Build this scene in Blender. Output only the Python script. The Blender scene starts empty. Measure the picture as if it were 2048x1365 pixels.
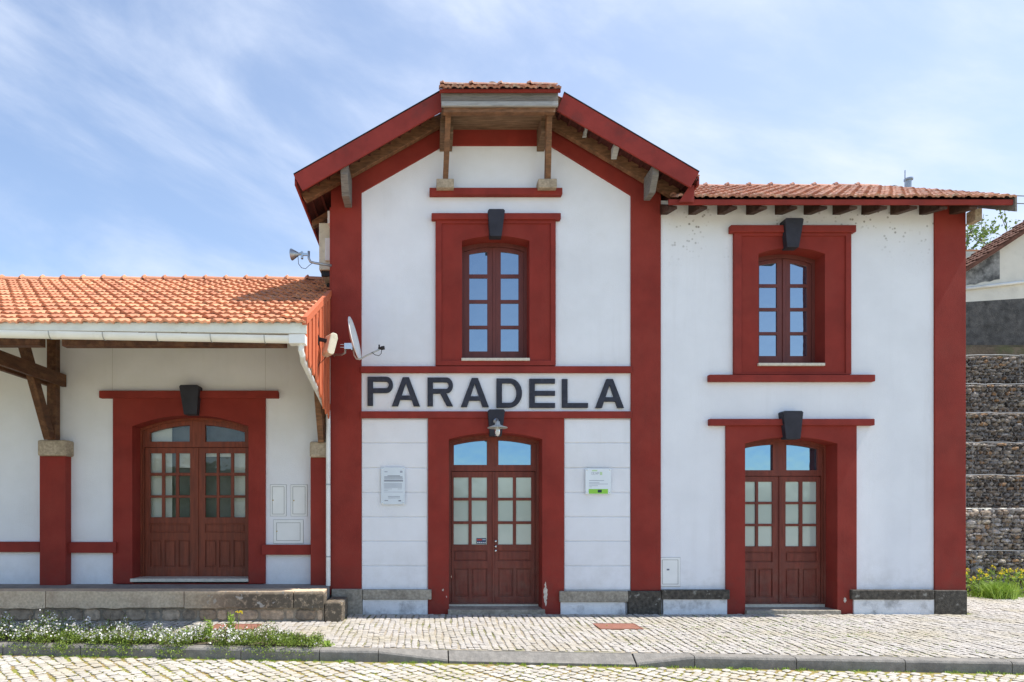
import bpy, math, random
from mathutils import Vector, Matrix
from mathutils.geometry import tessellate_polygon
random.seed(7)
R = math.radians
SC = bpy.context.scene
COL = SC.collection

# ------------------------------------------------------------------ camera, sky, sun
F = 1312.5                      # focal length in pixels of the 2048 px wide photograph
VX, VY, EYE, D = 850.0, 1020.0, 1.66, 10.5
cam = bpy.data.cameras.new("camera")
camo = bpy.data.objects.new("camera", cam); COL.objects.link(camo)
camo.location = (0, 0, EYE); camo.rotation_euler = (R(90), 0, 0)
cam.sensor_width = 36; cam.lens = F / 2048 * 36
cam.shift_x = (1024 - VX) / 2048; cam.shift_y = (VY - 682.5) / 2048
cam.clip_end = 5000
SC.camera = camo
SUN_EL, SUN_AZ = R(61), R(-2)          # azimuth measured from +X towards +Y
wd = bpy.data.worlds.new("World"); SC.world = wd; wd.use_nodes = True
nt = wd.node_tree; N = nt.nodes; L = nt.links
bg = N['Background']; bg.inputs[1].default_value = 0.135
sky = N.new('ShaderNodeTexSky'); sky.sky_type = 'NISHITA'; sky.sun_disc = False
sky.sun_elevation = SUN_EL; sky.sun_rotation = R(90) - SUN_AZ
sky.air_density = 1.0; sky.dust_density = 0.15; sky.ozone_density = 2.2
tc = N.new('ShaderNodeTexCoord')
sep = N.new('ShaderNodeSeparateXYZ'); L.new(tc.outputs['Generated'], sep.inputs[0])
mp = N.new('ShaderNodeMapping'); L.new(tc.outputs['Generated'], mp.inputs[0]); mp.vector_type = 'TEXTURE'
mp.inputs['Rotation'].default_value = (0, R(27), 0); mp.inputs['Scale'].default_value = (1.0, .7, .34); mp.inputs['Location'].default_value = (.35, 0.2, .1)
n1 = N.new('ShaderNodeTexNoise'); n1.inputs['Scale'].default_value = 1.9; n1.inputs['Detail'].default_value = 10; n1.inputs['Roughness'].default_value = 0.57; n1.inputs['Distortion'].default_value = 0.35
L.new(mp.outputs[0], n1.inputs['Vector'])
n2 = N.new('ShaderNodeTexNoise'); n2.inputs['Scale'].default_value = 1.9; n2.inputs['Detail'].default_value = 3
L.new(tc.outputs['Generated'], n2.inputs['Vector'])
def mr(src, a, b, c=0.0, d=1.0):
    r = N.new('ShaderNodeMapRange'); r.interpolation_type = 'SMOOTHSTEP'; L.new(src, r.inputs[0])
    for k, v in enumerate((a, b, c, d)): r.inputs[k + 1].default_value = v
    return r.outputs[0]
def mth(op, a, b):
    m = N.new('ShaderNodeMath'); m.operation = op
    for k, q in enumerate((a, b)):
        if isinstance(q, (int, float)): m.inputs[k].default_value = q
        else: L.new(q, m.inputs[k])
    return m.outputs[0]
wisp = mth('MULTIPLY', mr(n1.outputs[0], .37, .72), mr(n2.outputs[0], .30, .60, .45, 1))
cover_ = mth('ADD', mth('MULTIPLY', wisp, .66), mr(sep.outputs[0], -.55, .6, .14, .42))   # thicker veil towards the sun side
cover_ = mth('MULTIPLY', cover_, mr(sep.outputs[1], -.35, .25, .25, 1.0))              # clearer sky behind the viewer
mc = N.new('ShaderNodeMix'); mc.data_type = 'RGBA'
L.new(cover_, mc.inputs['Factor']); L.new(sky.outputs[0], mc.inputs['A']); mc.inputs['B'].default_value = (4.0, 4.4, 5.2, 1)
L.new(mc.outputs['Result'], bg.inputs[0])
sl = bpy.data.lights.new("sun", 'SUN'); sl.energy = 4.2; sl.angle = R(0.5); sl.color = (1, 0.96, 0.89)
so = bpy.data.objects.new("sun", sl); COL.objects.link(so)
sd = Vector((math.cos(SUN_EL) * math.cos(SUN_AZ), math.cos(SUN_EL) * math.sin(SUN_AZ), math.sin(SUN_EL)))
so.rotation_euler = sd.to_track_quat('Z', 'Y').to_euler(); so.location = (20, 0, 30)
SC.view_settings.view_transform = 'Standard'; SC.view_settings.look = 'None'
SC.view_settings.exposure = 0.76; SC.view_settings.gamma = 1.0

def X(px, d=D): return (px - VX) / F * d
def Z(py, d=D): return EYE + (VY - py) / F * d

# ------------------------------------------------------------------ materials
def newmat(name):
    m = bpy.data.materials.new(name); m.use_nodes = True
    return m, m.node_tree.nodes, m.node_tree.links, m.node_tree.nodes['Principled BSDF']
def c4(c): return (c[0], c[1], c[2], 1)
def coords(n, l, scale=(1, 1, 1), rot=(0, 0, 0)):
    g = n.new('ShaderNodeNewGeometry'); m = n.new('ShaderNodeMapping')
    m.inputs['Scale'].default_value = scale; m.inputs['Rotation'].default_value = rot
    l.new(g.outputs['Position'], m.inputs[0]); return m.outputs[0]
def noise(n, l, v, scale, detail=5, rough=.55, lo=.35, hi=.65):
    t = n.new('ShaderNodeTexNoise'); t.inputs['Scale'].default_value = scale
    t.inputs['Detail'].default_value = detail; t.inputs['Roughness'].default_value = rough
    l.new(v, t.inputs['Vector'])
    r = n.new('ShaderNodeMapRange'); r.inputs[1].default_value = lo; r.inputs[2].default_value = hi
    l.new(t.outputs[0], r.inputs[0]); return r.outputs[0]
def mix(n, l, f, a, b, mode='MIX'):
    m = n.new('ShaderNodeMix'); m.data_type = 'RGBA'; m.blend_type = mode
    for s, k in ((f, 'Factor'), (a, 'A'), (b, 'B')):
        if isinstance(s, (int, float)): m.inputs[k].default_value = s
        elif isinstance(s, tuple): m.inputs[k].default_value = c4(s)
        else: l.new(s, m.inputs[k])
    return m.outputs['Result']
def bump(n, l, p, h, strength, dist=.01):
    b = n.new('ShaderNodeBump'); b.inputs['Strength'].default_value = strength; b.inputs['Distance'].default_value = dist
    l.new(h, b.inputs['Height']); l.new(b.outputs[0], p.inputs['Normal'])
def mul(n, l, a, b):
    m = n.new('ShaderNodeMath'); m.operation = 'MULTIPLY'
    for i, s in enumerate((a, b)):
        if isinstance(s, (int, float)): m.inputs[i].default_value = s
        else: l.new(s, m.inputs[i])
    return m.outputs[0]
def weather(n, l, c, streak, dirt, scol=(.30, .28, .25), dcol=(.26, .22, .17)):
    v1 = coords(n, l, (7, 7, .45)); v2 = coords(n, l)
    if streak: c = mix(n, l, mul(n, l, mul(n, l, noise(n, l, v1, 1.0, 6, .6, .52, .78), noise(n, l, v2, .9, 3, .5, .42, .62)), streak), c, scol)
    sp = n.new('ShaderNodeSeparateXYZ'); l.new(v2, sp.inputs[0])
    h = n.new('ShaderNodeMapRange'); h.inputs[1].default_value = 1.15; h.inputs[2].default_value = .15; l.new(sp.outputs[2], h.inputs[0])
    c = mix(n, l, mul(n, l, mul(n, l, noise(n, l, v2, 5.5, 8, .7, .42, .68), h.outputs[0]), dirt), c, dcol)
    return c
def simple(name, col, rough=.6, var=.12, scale=6, bmp=.15, bscale=60, metal=0, stretch=(1, 1, 1), col2=None, f2=.5, s2=3, lo=.5, hi=.62, island=0, streak=0, dirt=0, sc=(.30, .28, .25), dc=(.26, .22, .17), spec=.3):
    m, n, l, p = newmat(name); p.inputs['Specular IOR Level'].default_value = spec
    v = coords(n, l, stretch)
    f = noise(n, l, v, scale)
    c = mix(n, l, f, tuple(x * (1 - var) for x in col), tuple(min(1, x * (1 + var)) for x in col))
    if col2 is not None:
        g = noise(n, l, v, s2, 8, .65, lo, hi)
        c = mix(n, l, mul(n, l, g, f2), c, col2)
    if streak or dirt: c = weather(n, l, c, streak, dirt, sc, dc)
    if island:
        gi = n.new('ShaderNodeNewGeometry')
        r = n.new('ShaderNodeMapRange'); r.inputs[3].default_value = 1 - island; r.inputs[4].default_value = 1 + island
        l.new(gi.outputs['Random Per Island'], r.inputs[0])
        hs = n.new('ShaderNodeHueSaturation'); l.new(r.outputs[0], hs.inputs['Value']); l.new(c, hs.inputs['Color']); c = hs.outputs[0]
    l.new(c, p.inputs['Base Color']); p.inputs['Roughness'].default_value = rough; p.inputs['Metallic'].default_value = metal
    if bmp: bump(n, l, p, noise(n, l, v, bscale, 6, .6, .2, .8), bmp)
    return m
M = {}
M['white'] = simple('white_stucco', (.785, .795, .83), .85, .035, 1.5, .35, 90, col2=(.64, .63, .60), f2=.25, s2=1.2, lo=.5, hi=.8, streak=.09, dirt=.22)
M['red'] = simple('red_paint', (.240, .0285, .0195), .8, .12, 2.0, .3, 80, col2=(.30, .052, .036), f2=.5, streak=.3, dirt=.45, sc=(.15, .03, .024), dc=(.16, .055, .04), s2=1.4, lo=.45, hi=.75)
M['redtrim'] = simple('red_band_paint', (.248, .031, .022), .78, .14, 3, .25, 80, col2=(.20, .03, .022), f2=.5, s2=2.2, streak=.25, sc=(.15, .03, .024))
M['barge'] = simple('weathered_red_boards', (.27, .036, .027), .75, .14, 3, .25, 60, col2=(.09, .035, .03), f2=.75, s2=1.6, lo=.52, hi=.74)
M['door'] = simple('brown_varnish', (.185, .043, .028), .5, .22, 6, .25, 30, stretch=(5, 5, .5), col2=(.11, .028, .022), f2=.6, s2=3, dirt=.55, dc=(.20, .12, .09))
M['sash'] = simple('window_varnish', (.15, .042, .034), .42, .10, 5, .1, 40, stretch=(3, 3, .5))
M['doorL'] = simple('orange_varnish', (.215, .050, .024), .5, .25, 6, .25, 30, stretch=(5, 5, .5), col2=(.12, .034, .02), f2=.6, s2=3, dirt=.4, dc=(.20, .12, .09))
M['key'] = simple('dark_slate_paint', (.030, .030, .042), .6, .2, 6, .4, 70)
M['letter'] = simple('letter_paint', (.030, .033, .048), .55, .2, 8, .3, 60, col2=(.10, .10, .12), f2=.5, s2=10, lo=.55, hi=.7)
M['granite'] = simple('granite', (.36, .32, .26), .9, .22, 25, .6, 60, col2=(.13, .115, .09), f2=.8, s2=3.5, lo=.48, hi=.7)
M['granitelight'] = simple('pale_granite', (.42, .34, .25), .9, .2, 30, .6, 60, col2=(.22, .18, .13), f2=.5, s2=4)
M['granitedark'] = simple('lichened_granite', (.085, .075, .062), .95, .4, 18, .9, 50, col2=(.36, .35, .31), f2=.8, s2=9, lo=.6, hi=.68)
M['dirtywhite'] = simple('stained_stucco', (.74, .75, .77), .9, .06, 8, .5, 60, col2=(.20, .20, .20), f2=.75, s2=3.6, lo=.52, hi=.72)
M['greywood'] = simple('weathered_wood', (.23, .21, .19), .85, .35, 3, .6, 20, stretch=(1, 8, 14), col2=(.09, .085, .08), f2=.8, s2=3)
M['palewood'] = simple('silver_wood', (.42, .42, .41), .85, .2, 3, .5, 20, stretch=(1, 8, 14), col2=(.16, .15, .14), f2=.6, s2=3)
M['wood'] = simple('brown_wood', (.20, .10, .052), .7, .3, 4, .4, 25, stretch=(2, 2, 8), col2=(.10, .055, .032), f2=.6, s2=3)
M['woodx'] = simple('soffit_wood', (.20, .125, .078), .8, .3, 4, .5, 25, stretch=(1, 9, 9), col2=(.10, .06, .04), f2=.6, s2=3)
M['rafterwood'] = simple('dark_rafter_wood', (.055, .026, .018), .8, .3, 4, .4, 25, col2=(.12, .07, .05), f2=.5, s2=6)
M['darkwood'] = simple('dark_timber', (.10, .042, .020), .6, .3, 4, .4, 25, stretch=(3, 1, 3), col2=(.22, .11, .05), f2=.5, s2=3)
M['redwood'] = simple('dark_red_boards', (.085, .022, .018), .8, .3, 4, .4, 25, stretch=(6, 1, 1))
M['orangeboard'] = simple('orange_boards', (.58, .15, .065), .7, .14, 4, .3, 25, stretch=(1, 5, .6), col2=(.36, .075, .04), f2=.6, s2=4)
M['cream'] = simple('cream_fascia', (.62, .62, .54), .6, .06, 4, .15, 40, col2=(.24, .25, .12), f2=.6, s2=2.2, lo=.56, hi=.72)
M['pvc'] = simple('white_pvc', (.78, .78, .76), .35, .04, 3, 0, 30, col2=(.5, .47, .4), f2=.3, s2=2)
M['plasticgrey'] = simple('grey_plastic', (.45, .45, .43), .5, .05, 5, 0)
M['creamplastic'] = simple('aged_plastic', (.62, .58, .45), .45, .06, 9, 0, col2=(.35, .30, .18), f2=.4, s2=8)
M['metal'] = simple('galvanised_metal', (.38, .40, .42), .42, .1, 20, .1, 50, metal=.8)
M['steel'] = simple('polished_steel', (.62, .62, .60), .22, .05, 20, 0, metal=1)
M['black'] = simple('black_rubber', (.02, .02, .022), .5, .1, 9, 0)
M['stonesill'] = simple('pale_sill', (.62, .57, .48), .8, .1, 20, .3, 60)
M['seam'] = simple('hatch_seam', (.22, .22, .21), .8, .1, 9, 0)
M['hatch'] = simple('white_hatch', (.80, .81, .80), .5, .03, 4, 0)
M['brass'] = simple('brass', (.45, .33, .14), .35, .1, 9, 0, metal=.9)
M['concrete'] = simple('kerb_concrete', (.24, .222, .198), .92, .15, 14, .5, 60, col2=(.12, .115, .11), f2=.6, s2=3, lo=.5, hi=.72)
M['plattop'] = simple('platform_paving', (.31, .28, .25), .92, .14, 12, .4, 50, col2=(.18, .155, .13), f2=.5, s2=2.5)
M['rubble'] = simple('rubble_stone', (.40, .30, .21), .92, .25, 15, .7, 40, col2=(.14, .13, .115), f2=.6, s2=4, island=.3)
M['mortar'] = simple('mortar', (.30, .25, .19), .95, .2, 12, .6, 40)
M['cover'] = simple('terracotta_cover', (.27, .12, .085), .85, .12, 12, .4, 60)
def gabmat(name, k):
    m, n, l, p = newmat(name); v = coords(n, l); g = n.new('ShaderNodeNewGeometry')
    cr = n.new('ShaderNodeValToRGB'); cr.color_ramp.interpolation = 'CONSTANT'; e = cr.color_ramp.elements
    cols = [(0, (.11, .095, .085)), (.16, (.24, .19, .145)), (.36, (.33, .28, .235)), (.52, (.17, .145, .125)), (.66, (.40, .365, .33)), (.76, (.36, .22, .12)), (.82, (.23, .215, .205)), (.95, (.42, .36, .28))]
    e[0].position, e[0].color = 0, c4(cols[0][1]); e[1].position, e[1].color = cols[1][0], c4(cols[1][1])
    for a, c in cols[2:]: x = e.new(a); x.color = c4(c)
    l.new(g.outputs['Random Per Island'], cr.inputs[0])
    c = mix(n, l, noise(n, l, v, 16, 7, .65, .3, .7), (k * .6, k * .59, k * .6), (k * 1.22, k * 1.22, k * 1.24))
    c = mix(n, l, 1.0, cr.outputs[0], c, 'MULTIPLY')
    l.new(c, p.inputs['Base Color']); p.inputs['Roughness'].default_value = .93
    bump(n, l, p, noise(n, l, v, 30, 7, .7, .2, .8), .8, .012); return m
M['gabstone'] = gabmat('gabion_stone', 1.25); M['gabstone2'] = gabmat('grey_gabion_stone', .85)  # same stone, brightened for sunlit lower tiers and darkened for shaded upper ones
M['dark'] = simple('dark_void', (.025, .022, .02), .95, .2, 9, 0)
M['wire'] = simple('gabion_wire', (.30, .30, .30), .5, .1, 9, 0, metal=.5)
M['renderdark'] = simple('dark_render', (.070, .068, .066), .95, .35, 6, .6, 40, col2=(.14, .13, .12), f2=.5, s2=8)
M['housewhite'] = simple('cream_render', (.72, .67, .57), .9, .05, 2, .3, 50, col2=(.42, .37, .3), f2=.4, s2=2.2, lo=.55, hi=.75)
M['housestain'] = simple('blackened_render', (.30, .29, .27), .95, .3, 5, .4, 50, col2=(.07, .068, .065), f2=.9, s2=2.6, lo=.42, hi=.6)
M['earth'] = simple('earth', (.13, .10, .07), .98, .3, 3, .6, 20, col2=(.07, .10, .03), f2=.5, s2=2)
M['field'] = simple('meadow', (.07, .10, .035), .98, .3, .2, .3, 3, col2=(.16, .14, .08), f2=.4, s2=.05)
M['blind'] = simple('white_blind', (.86, .86, .80), .85, .04, 3, .1, 30)
M['grey_int'] = simple('grey_interior', (.17, .175, .175), .9, .2, 3, 0)
M['plaque'] = simple('plaque_glass', (.66, .72, .78), .15, .03, 4, 0)
M['plaque2'] = simple('plaque_glass_pale', (.74, .79, .83), .15, .03, 4, 0)
M['ink'] = simple('plaque_ink', (.16, .17, .22), .6, .05, 9, 0)
M['inkpale'] = simple('plaque_pale_ink', (.36, .39, .46), .6, .05, 9, 0)
M['green'] = simple('plaque_green', (.28, .60, .07), .5, .05, 9, 0)
M['darkgreen'] = simple('plaque_dark_emblem', (.02, .05, .06), .5, .05, 9, 0)
M['palegreen'] = simple('plaque_pale_green', (.50, .68, .38), .5, .05, 9, 0)
M['stickblue'] = simple('sticker_navy', (.04, .06, .12), .4, .05, 9, 0)
M['stickred'] = simple('sticker_red', (.65, .06, .03), .4, .05, 9, 0)
M['chip'] = simple('bare_plaster', (.62, .56, .48), .95, .15, 20, .8, 60)

def tilemat(name, a, b, lich, lf):
    m, n, l, p = newmat(name)
    v = coords(n, l)
    g = n.new('ShaderNodeNewGeometry')
    cr = n.new('ShaderNodeMix'); cr.data_type = 'RGBA'
    l.new(g.outputs['Random Per Island'], cr.inputs['Factor']); cr.inputs['A'].default_value = c4(a); cr.inputs['B'].default_value = c4(b)
    c = mix(n, l, mul(n, l, noise(n, l, v, 9, 7, .65, .5, .7), lf), cr.outputs['Result'], lich)
    c = mix(n, l, noise(n, l, v, 40, 4), c, mix(n, l, .82, (0, 0, 0), c), 'MIX')
    l.new(c, p.inputs['Base Color']); p.inputs['Roughness'].default_value = .85
    bump(n, l, p, noise(n, l, v, 60, 6, .65), .5)
    return m
M['tile'] = tilemat('terracotta_tiles', (.80, .36, .19), (.52, .20, .105), (.42, .27, .17), .6)
M['tileold'] = tilemat('weathered_tiles', (.60, .29, .185), (.36, .15, .10), (.56, .47, .37), .9)
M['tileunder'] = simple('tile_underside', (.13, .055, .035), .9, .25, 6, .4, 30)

def settmat(name, base, warm, isl):
    m, n, l, p = newmat(name)
    v = coords(n, l)
    g = n.new('ShaderNodeNewGeometry')
    r = n.new('ShaderNodeMapRange'); r.inputs[3].default_value = 1 - isl; r.inputs[4].default_value = 1 + isl
    l.new(g.outputs['Random Per Island'], r.inputs[0])
    c = mix(n, l, noise(n, l, v, 45, 6, .7), tuple(x * .78 for x in base), tuple(x * 1.12 for x in base))
    c = mix(n, l, mul(n, l, noise(n, l, v, 1.1, 6, .65, .45, .68), .8), c, warm)
    hs = n.new('ShaderNodeHueSaturation'); l.new(r.outputs[0], hs.inputs['Value']); l.new(c, hs.inputs['Color'])
    l.new(hs.outputs[0], p.inputs['Base Color']); p.inputs['Roughness'].default_value = .88
    bump(n, l, p, noise(n, l, v, 70, 6, .65, .2, .8), .7, .006)
    return m
M['sett'] = settmat('granite_setts', (.455, .42, .38), (.385, .335, .235), .11)
M['roadsett'] = settmat('road_setts', (.50, .46, .40), (.43, .375, .27), .14)
M['joint'] = simple('sandy_joint', (.36, .31, .24), .98, .25, 20, .5, 60, col2=(.12, .14, .03), f2=.8, s2=1.3, lo=.48, hi=.6)
M['mossjoint'] = simple('mossy_joint', (.30, .22, .09), .98, .25, 20, .5, 60, col2=(.22, .25, .04), f2=.8, s2=2.0, lo=.42, hi=.58)

def glassmat(name, refl, tint, base=None, rough=.0):
    m, n, l, p = newmat(name)
    gl = n.new('ShaderNodeBsdfGlossy'); gl.inputs['Color'].default_value = c4(tint); gl.inputs['Roughness'].default_value = rough
    if base is None: o = n.new('ShaderNodeBsdfTransparent'); o.inputs[0].default_value = (.95, .96, .95, 1)
    else:
        o = n.new('ShaderNodeBsdfDiffuse'); o.inputs[0].default_value = c4(base)
    v = coords(n, l); b = n.new('ShaderNodeBump'); b.inputs['Strength'].default_value = .5; b.inputs['Distance'].default_value = .004
    l.new(noise(n, l, v, 3.0, 2, .5, .2, .8), b.inputs['Height']); l.new(b.outputs[0], gl.inputs['Normal'])
    ms = n.new('ShaderNodeMixShader'); lw = n.new('ShaderNodeFresnel'); lw.inputs[0].default_value = 1.45
    ad = n.new('ShaderNodeMath'); ad.operation = 'ADD'; ad.use_clamp = True; ad.inputs[1].default_value = refl; l.new(lw.outputs[0], ad.inputs[0])
    l.new(ad.outputs[0], ms.inputs[0]); l.new(o.outputs[0], ms.inputs[1]); l.new(gl.outputs[0], ms.inputs[2])
    l.new(ms.outputs[0], n['Material Output'].inputs[0]); return m
M['skyglass'] = glassmat('reflective_glass', .40, (.70, .85, .97), (.02, .03, .05))
M['tinted'] = glassmat('blue_tinted_glass', .50, (.36, .60, .82), (.02, .03, .05))  # deeper blue of the reflected sky put into the glass colour
M['frost'] = glassmat('frosted_glass', .06, (.9, 1, .98), (.43, .50, .46), .10)
M['clear'] = glassmat('clear_glass', .0, (.8, .85, .9))
M['bulb'] = glassmat('lamp_glass', .15, (1, 1, 1), (.5, .52, .53), .1)

def leafmat(name, a, b, trans=.3):
    m, n, l, p = newmat(name)
    g = n.new('ShaderNodeNewGeometry')
    c = mix(n, l, g.outputs['Random Per Island'], a, b)
    l.new(c, p.inputs['Base Color']); p.inputs['Roughness'].default_value = .6
    t = n.new('ShaderNodeBsdfTranslucent'); l.new(c, t.inputs[0])
    ms = n.new('ShaderNodeMixShader'); ms.inputs[0].default_value = trans
    l.new(p.outputs[0], ms.inputs[1]); l.new(t.outputs[0], ms.inputs[2]); l.new(ms.outputs[0], n['Material Output'].inputs[0])
    return m
M['leaf'] = leafmat('herb_leaves', (.08, .14, .02), (.30, .39, .06))
M['leafbright'] = leafmat('bright_leaves', (.20, .33, .03), (.34, .46, .07))
M['leafdry'] = leafmat('dry_stems', (.20, .13, .07), (.12, .09, .05))
M['leaftree'] = leafmat('tree_leaves', (.10, .17, .03), (.20, .28, .06))
M['petalwhite'] = leafmat('white_petals', (.86, .84, .82), (.70, .66, .66), .2)
M['petalyellow'] = leafmat('yellow_petals', (.80, .60, .02), (.85, .72, .05), .2)
M['bark'] = simple('bark', (.14, .10, .07), .9, .3, 12, .5, 30)

# ------------------------------------------------------------------ mesh helpers
WL = {}
class MB:
    def __init__(s): s.v = []; s.f = []
    def add(s, vs, fs):
        o = len(s.v); s.v += [tuple(p) for p in vs]; s.f += [tuple(i + o for i in f) for f in fs]; return s
    def box(s, x0, x1, y0, y1, z0, z1):
        x0, x1 = min(x0, x1), max(x0, x1); y0, y1 = min(y0, y1), max(y0, y1); z0, z1 = min(z0, z1), max(z0, z1)
        return s.add([(x0, y0, z0), (x1, y0, z0), (x1, y1, z0), (x0, y1, z0), (x0, y0, z1), (x1, y0, z1), (x1, y1, z1), (x0, y1, z1)],
                     [(0, 3, 2, 1), (4, 5, 6, 7), (0, 1, 5, 4), (1, 2, 6, 5), (2, 3, 7, 6), (3, 0, 4, 7)])
    def prism(s, outer, y0, y1, holes=(), axis='y'):
        # polygon in (x,z) extruded along y; axis 'x': polygon in (y,z) extruded along x; 'z': (x,y) along z
        def P(a, b, t): return (a, t, b) if axis == 'y' else ((t, a, b) if axis == 'x' else (a, b, t))
        def area(l): return sum(l[i][0] * l[(i + 1) % len(l)][1] - l[(i + 1) % len(l)][0] * l[i][1] for i in range(len(l)))
        outer = list(outer) if area(outer) > 0 else list(outer)[::-1]
        holes = [list(h) if area(h) < 0 else list(h)[::-1] for h in holes]
        loops = [outer] + holes
        flat = [p for lp in loops for p in lp]; n = len(flat)
        tris = tessellate_polygon([[Vector((p[0], p[1], 0)) for p in lp] for lp in loops])
        vs = [P(p[0], p[1], y0) for p in flat] + [P(p[0], p[1], y1) for p in flat]
        fs = []
        for t in tris:
            a, b, c = [flat[i] for i in t]
            cr = (b[0] - a[0]) * (c[1] - a[1]) - (b[1] - a[1]) * (c[0] - a[0])
            t = tuple(t) if cr > 0 else tuple(t)[::-1]
            fs.append(t); fs.append(tuple(i + n for i in t[::-1]))
        o = 0
        for lp in loops:
            k = len(lp)
            for i in range(k):
                j = (i + 1) % k
                fs.append((o + i, o + i + n, o + j + n, o + j))
            o += k
        if axis == 'x' : fs = [f[::-1] for f in fs] if False else fs
        return s.add(vs, fs)
    def beam(s, a, b, w, h, up=(0, 0, 1)):
        a = Vector(a); b = Vector(b); d = (b - a).normalized(); u = Vector(up); sd_ = d.cross(u).normalized(); u = sd_.cross(d).normalized()
        vs = []
        for p in (a, b):
            for i, j in ((-1, -1), (1, -1), (1, 1), (-1, 1)): vs.append(p + sd_ * i * w / 2 + u * j * h / 2)
        return s.add(vs, [(0, 1, 2, 3), (7, 6, 5, 4), (0, 4, 5, 1), (1, 5, 6, 2), (2, 6, 7, 3), (3, 7, 4, 0)])
    def tube(s, pts, r, n=10, cap=True):
        pts = [Vector(p) for p in pts]; rs = r if isinstance(r, (list, tuple)) else [r] * len(pts)
        vs = []; fs = []; prev = None
        for i, p in enumerate(pts):
            d = (pts[min(i + 1, len(pts) - 1)] - pts[max(i - 1, 0)]).normalized()
            if prev is None:
                a = d.orthogonal().normalized()
            else:
                a = (prev - d * prev.dot(d)).normalized()
            prev = a; b = d.cross(a)
            for k in range(n):
                t = 2 * math.pi * k / n; vs.append(p + (a * math.cos(t) + b * math.sin(t)) * rs[i])
        for i in range(len(pts) - 1):
            for k in range(n):
                k2 = (k + 1) % n; fs.append((i * n + k, i * n + k2, (i + 1) * n + k2, (i + 1) * n + k))
        if cap: fs.append(tuple(range(n))[::-1]); fs.append(tuple((len(pts) - 1) * n + k for k in range(n)))
        return s.add(vs, fs)
    def lathe(s, c, prof, axis=(0, 0, 1), n=24):
        c = Vector(c); ax = Vector(axis).normalized(); a = ax.orthogonal().normalized(); b = ax.cross(a); vs = []; fs = []
        for (r, t) in prof:
            for k in range(n):
                an = 2 * math.pi * k / n; vs.append(c + ax * t + (a * math.cos(an) + b * math.sin(an)) * max(r, .0004))
        for i in range(len(prof) - 1):
            for k in range(n):
                k2 = (k + 1) % n; fs.append((i * n + k, i * n + k2, (i + 1) * n + k2, (i + 1) * n + k))
        return s.add(vs, fs)
    def build(s, name, mat, parent=None, bevel=0, smooth=False, base=None, label=None, cat=None, group=None, kind=None):
        me = bpy.data.meshes.new(name)
        if base is None:
            xs = [p[0] for p in s.v]; ys = [p[1] for p in s.v]; zs = [p[2] for p in s.v]
            base = ((min(xs) + max(xs)) / 2, (min(ys) + max(ys)) / 2, min(zs))
        base = Vector(base)
        me.from_pydata([(p[0] - base.x, p[1] - base.y, p[2] - base.z) for p in s.v], [], s.f)
        me.materials.append(M[mat] if isinstance(mat, str) else mat)
        if smooth:
            me.polygons.foreach_set('use_smooth', [True] * len(me.polygons))
        me.update()
        o = bpy.data.objects.new(name, me); COL.objects.link(o)
        place(o, base, parent)
        if bevel:
            b = o.modifiers.new('bevel', 'BEVEL'); b.width = bevel; b.segments = 2; b.limit_method = 'ANGLE'; b.angle_limit = R(35)
        tag(o, label, cat, group, kind)
        return o
def place(o, base, parent):
    WL[o.name] = Vector(base)
    if parent is None: o.location = base
    else:
        o.parent = parent; o.location = Vector(base) - WL[parent.name]
def tag(o, label=None, cat=None, group=None, kind=None):
    if label: o['label'] = label
    if cat: o['category'] = cat
    if group: o['group'] = group
    if kind: o['kind'] = kind
    return o
def empty(name, loc, label, cat, group=None):
    o = bpy.data.objects.new(name, None); COL.objects.link(o); o.empty_display_size = .3
    place(o, Vector(loc), None); return tag(o, label, cat, group)
def arc(x0, x1, zs, zc, n=18):
    # circular segment from (x1,zs) over the crown to (x0,zs)
    h = zc - zs; w = (x1 - x0) / 2; r = (w * w + h * h) / (2 * h); cx = (x0 + x1) / 2; cz = zc - r
    a = math.asin(w / r)
    return [(cx + r * math.sin(t), cz + r * math.cos(t)) for t in [a - 2 * a * i / n for i in range(n + 1)]]
def arcz(x, x0, x1, zs, zc):
    h = zc - zs; w = (x1 - x0) / 2; r = (w * w + h * h) / (2 * h); cx = (x0 + x1) / 2
    return zc - r + math.sqrt(max(r * r - (x - cx) ** 2, 0))
def opening(x0, x1, zb, zs, zc): return [(x0, zb), (x1, zb)] + arc(x0, x1, zs, zc)
def rect(x0, x1, z0, z1): return [(x0, z0), (x1, z0), (x1, z1), (x0, z1)]
def prect(a, b, t, bt, d=D): return rect(X(a, d), X(b, d), Z(bt, d), Z(t, d))

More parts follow.
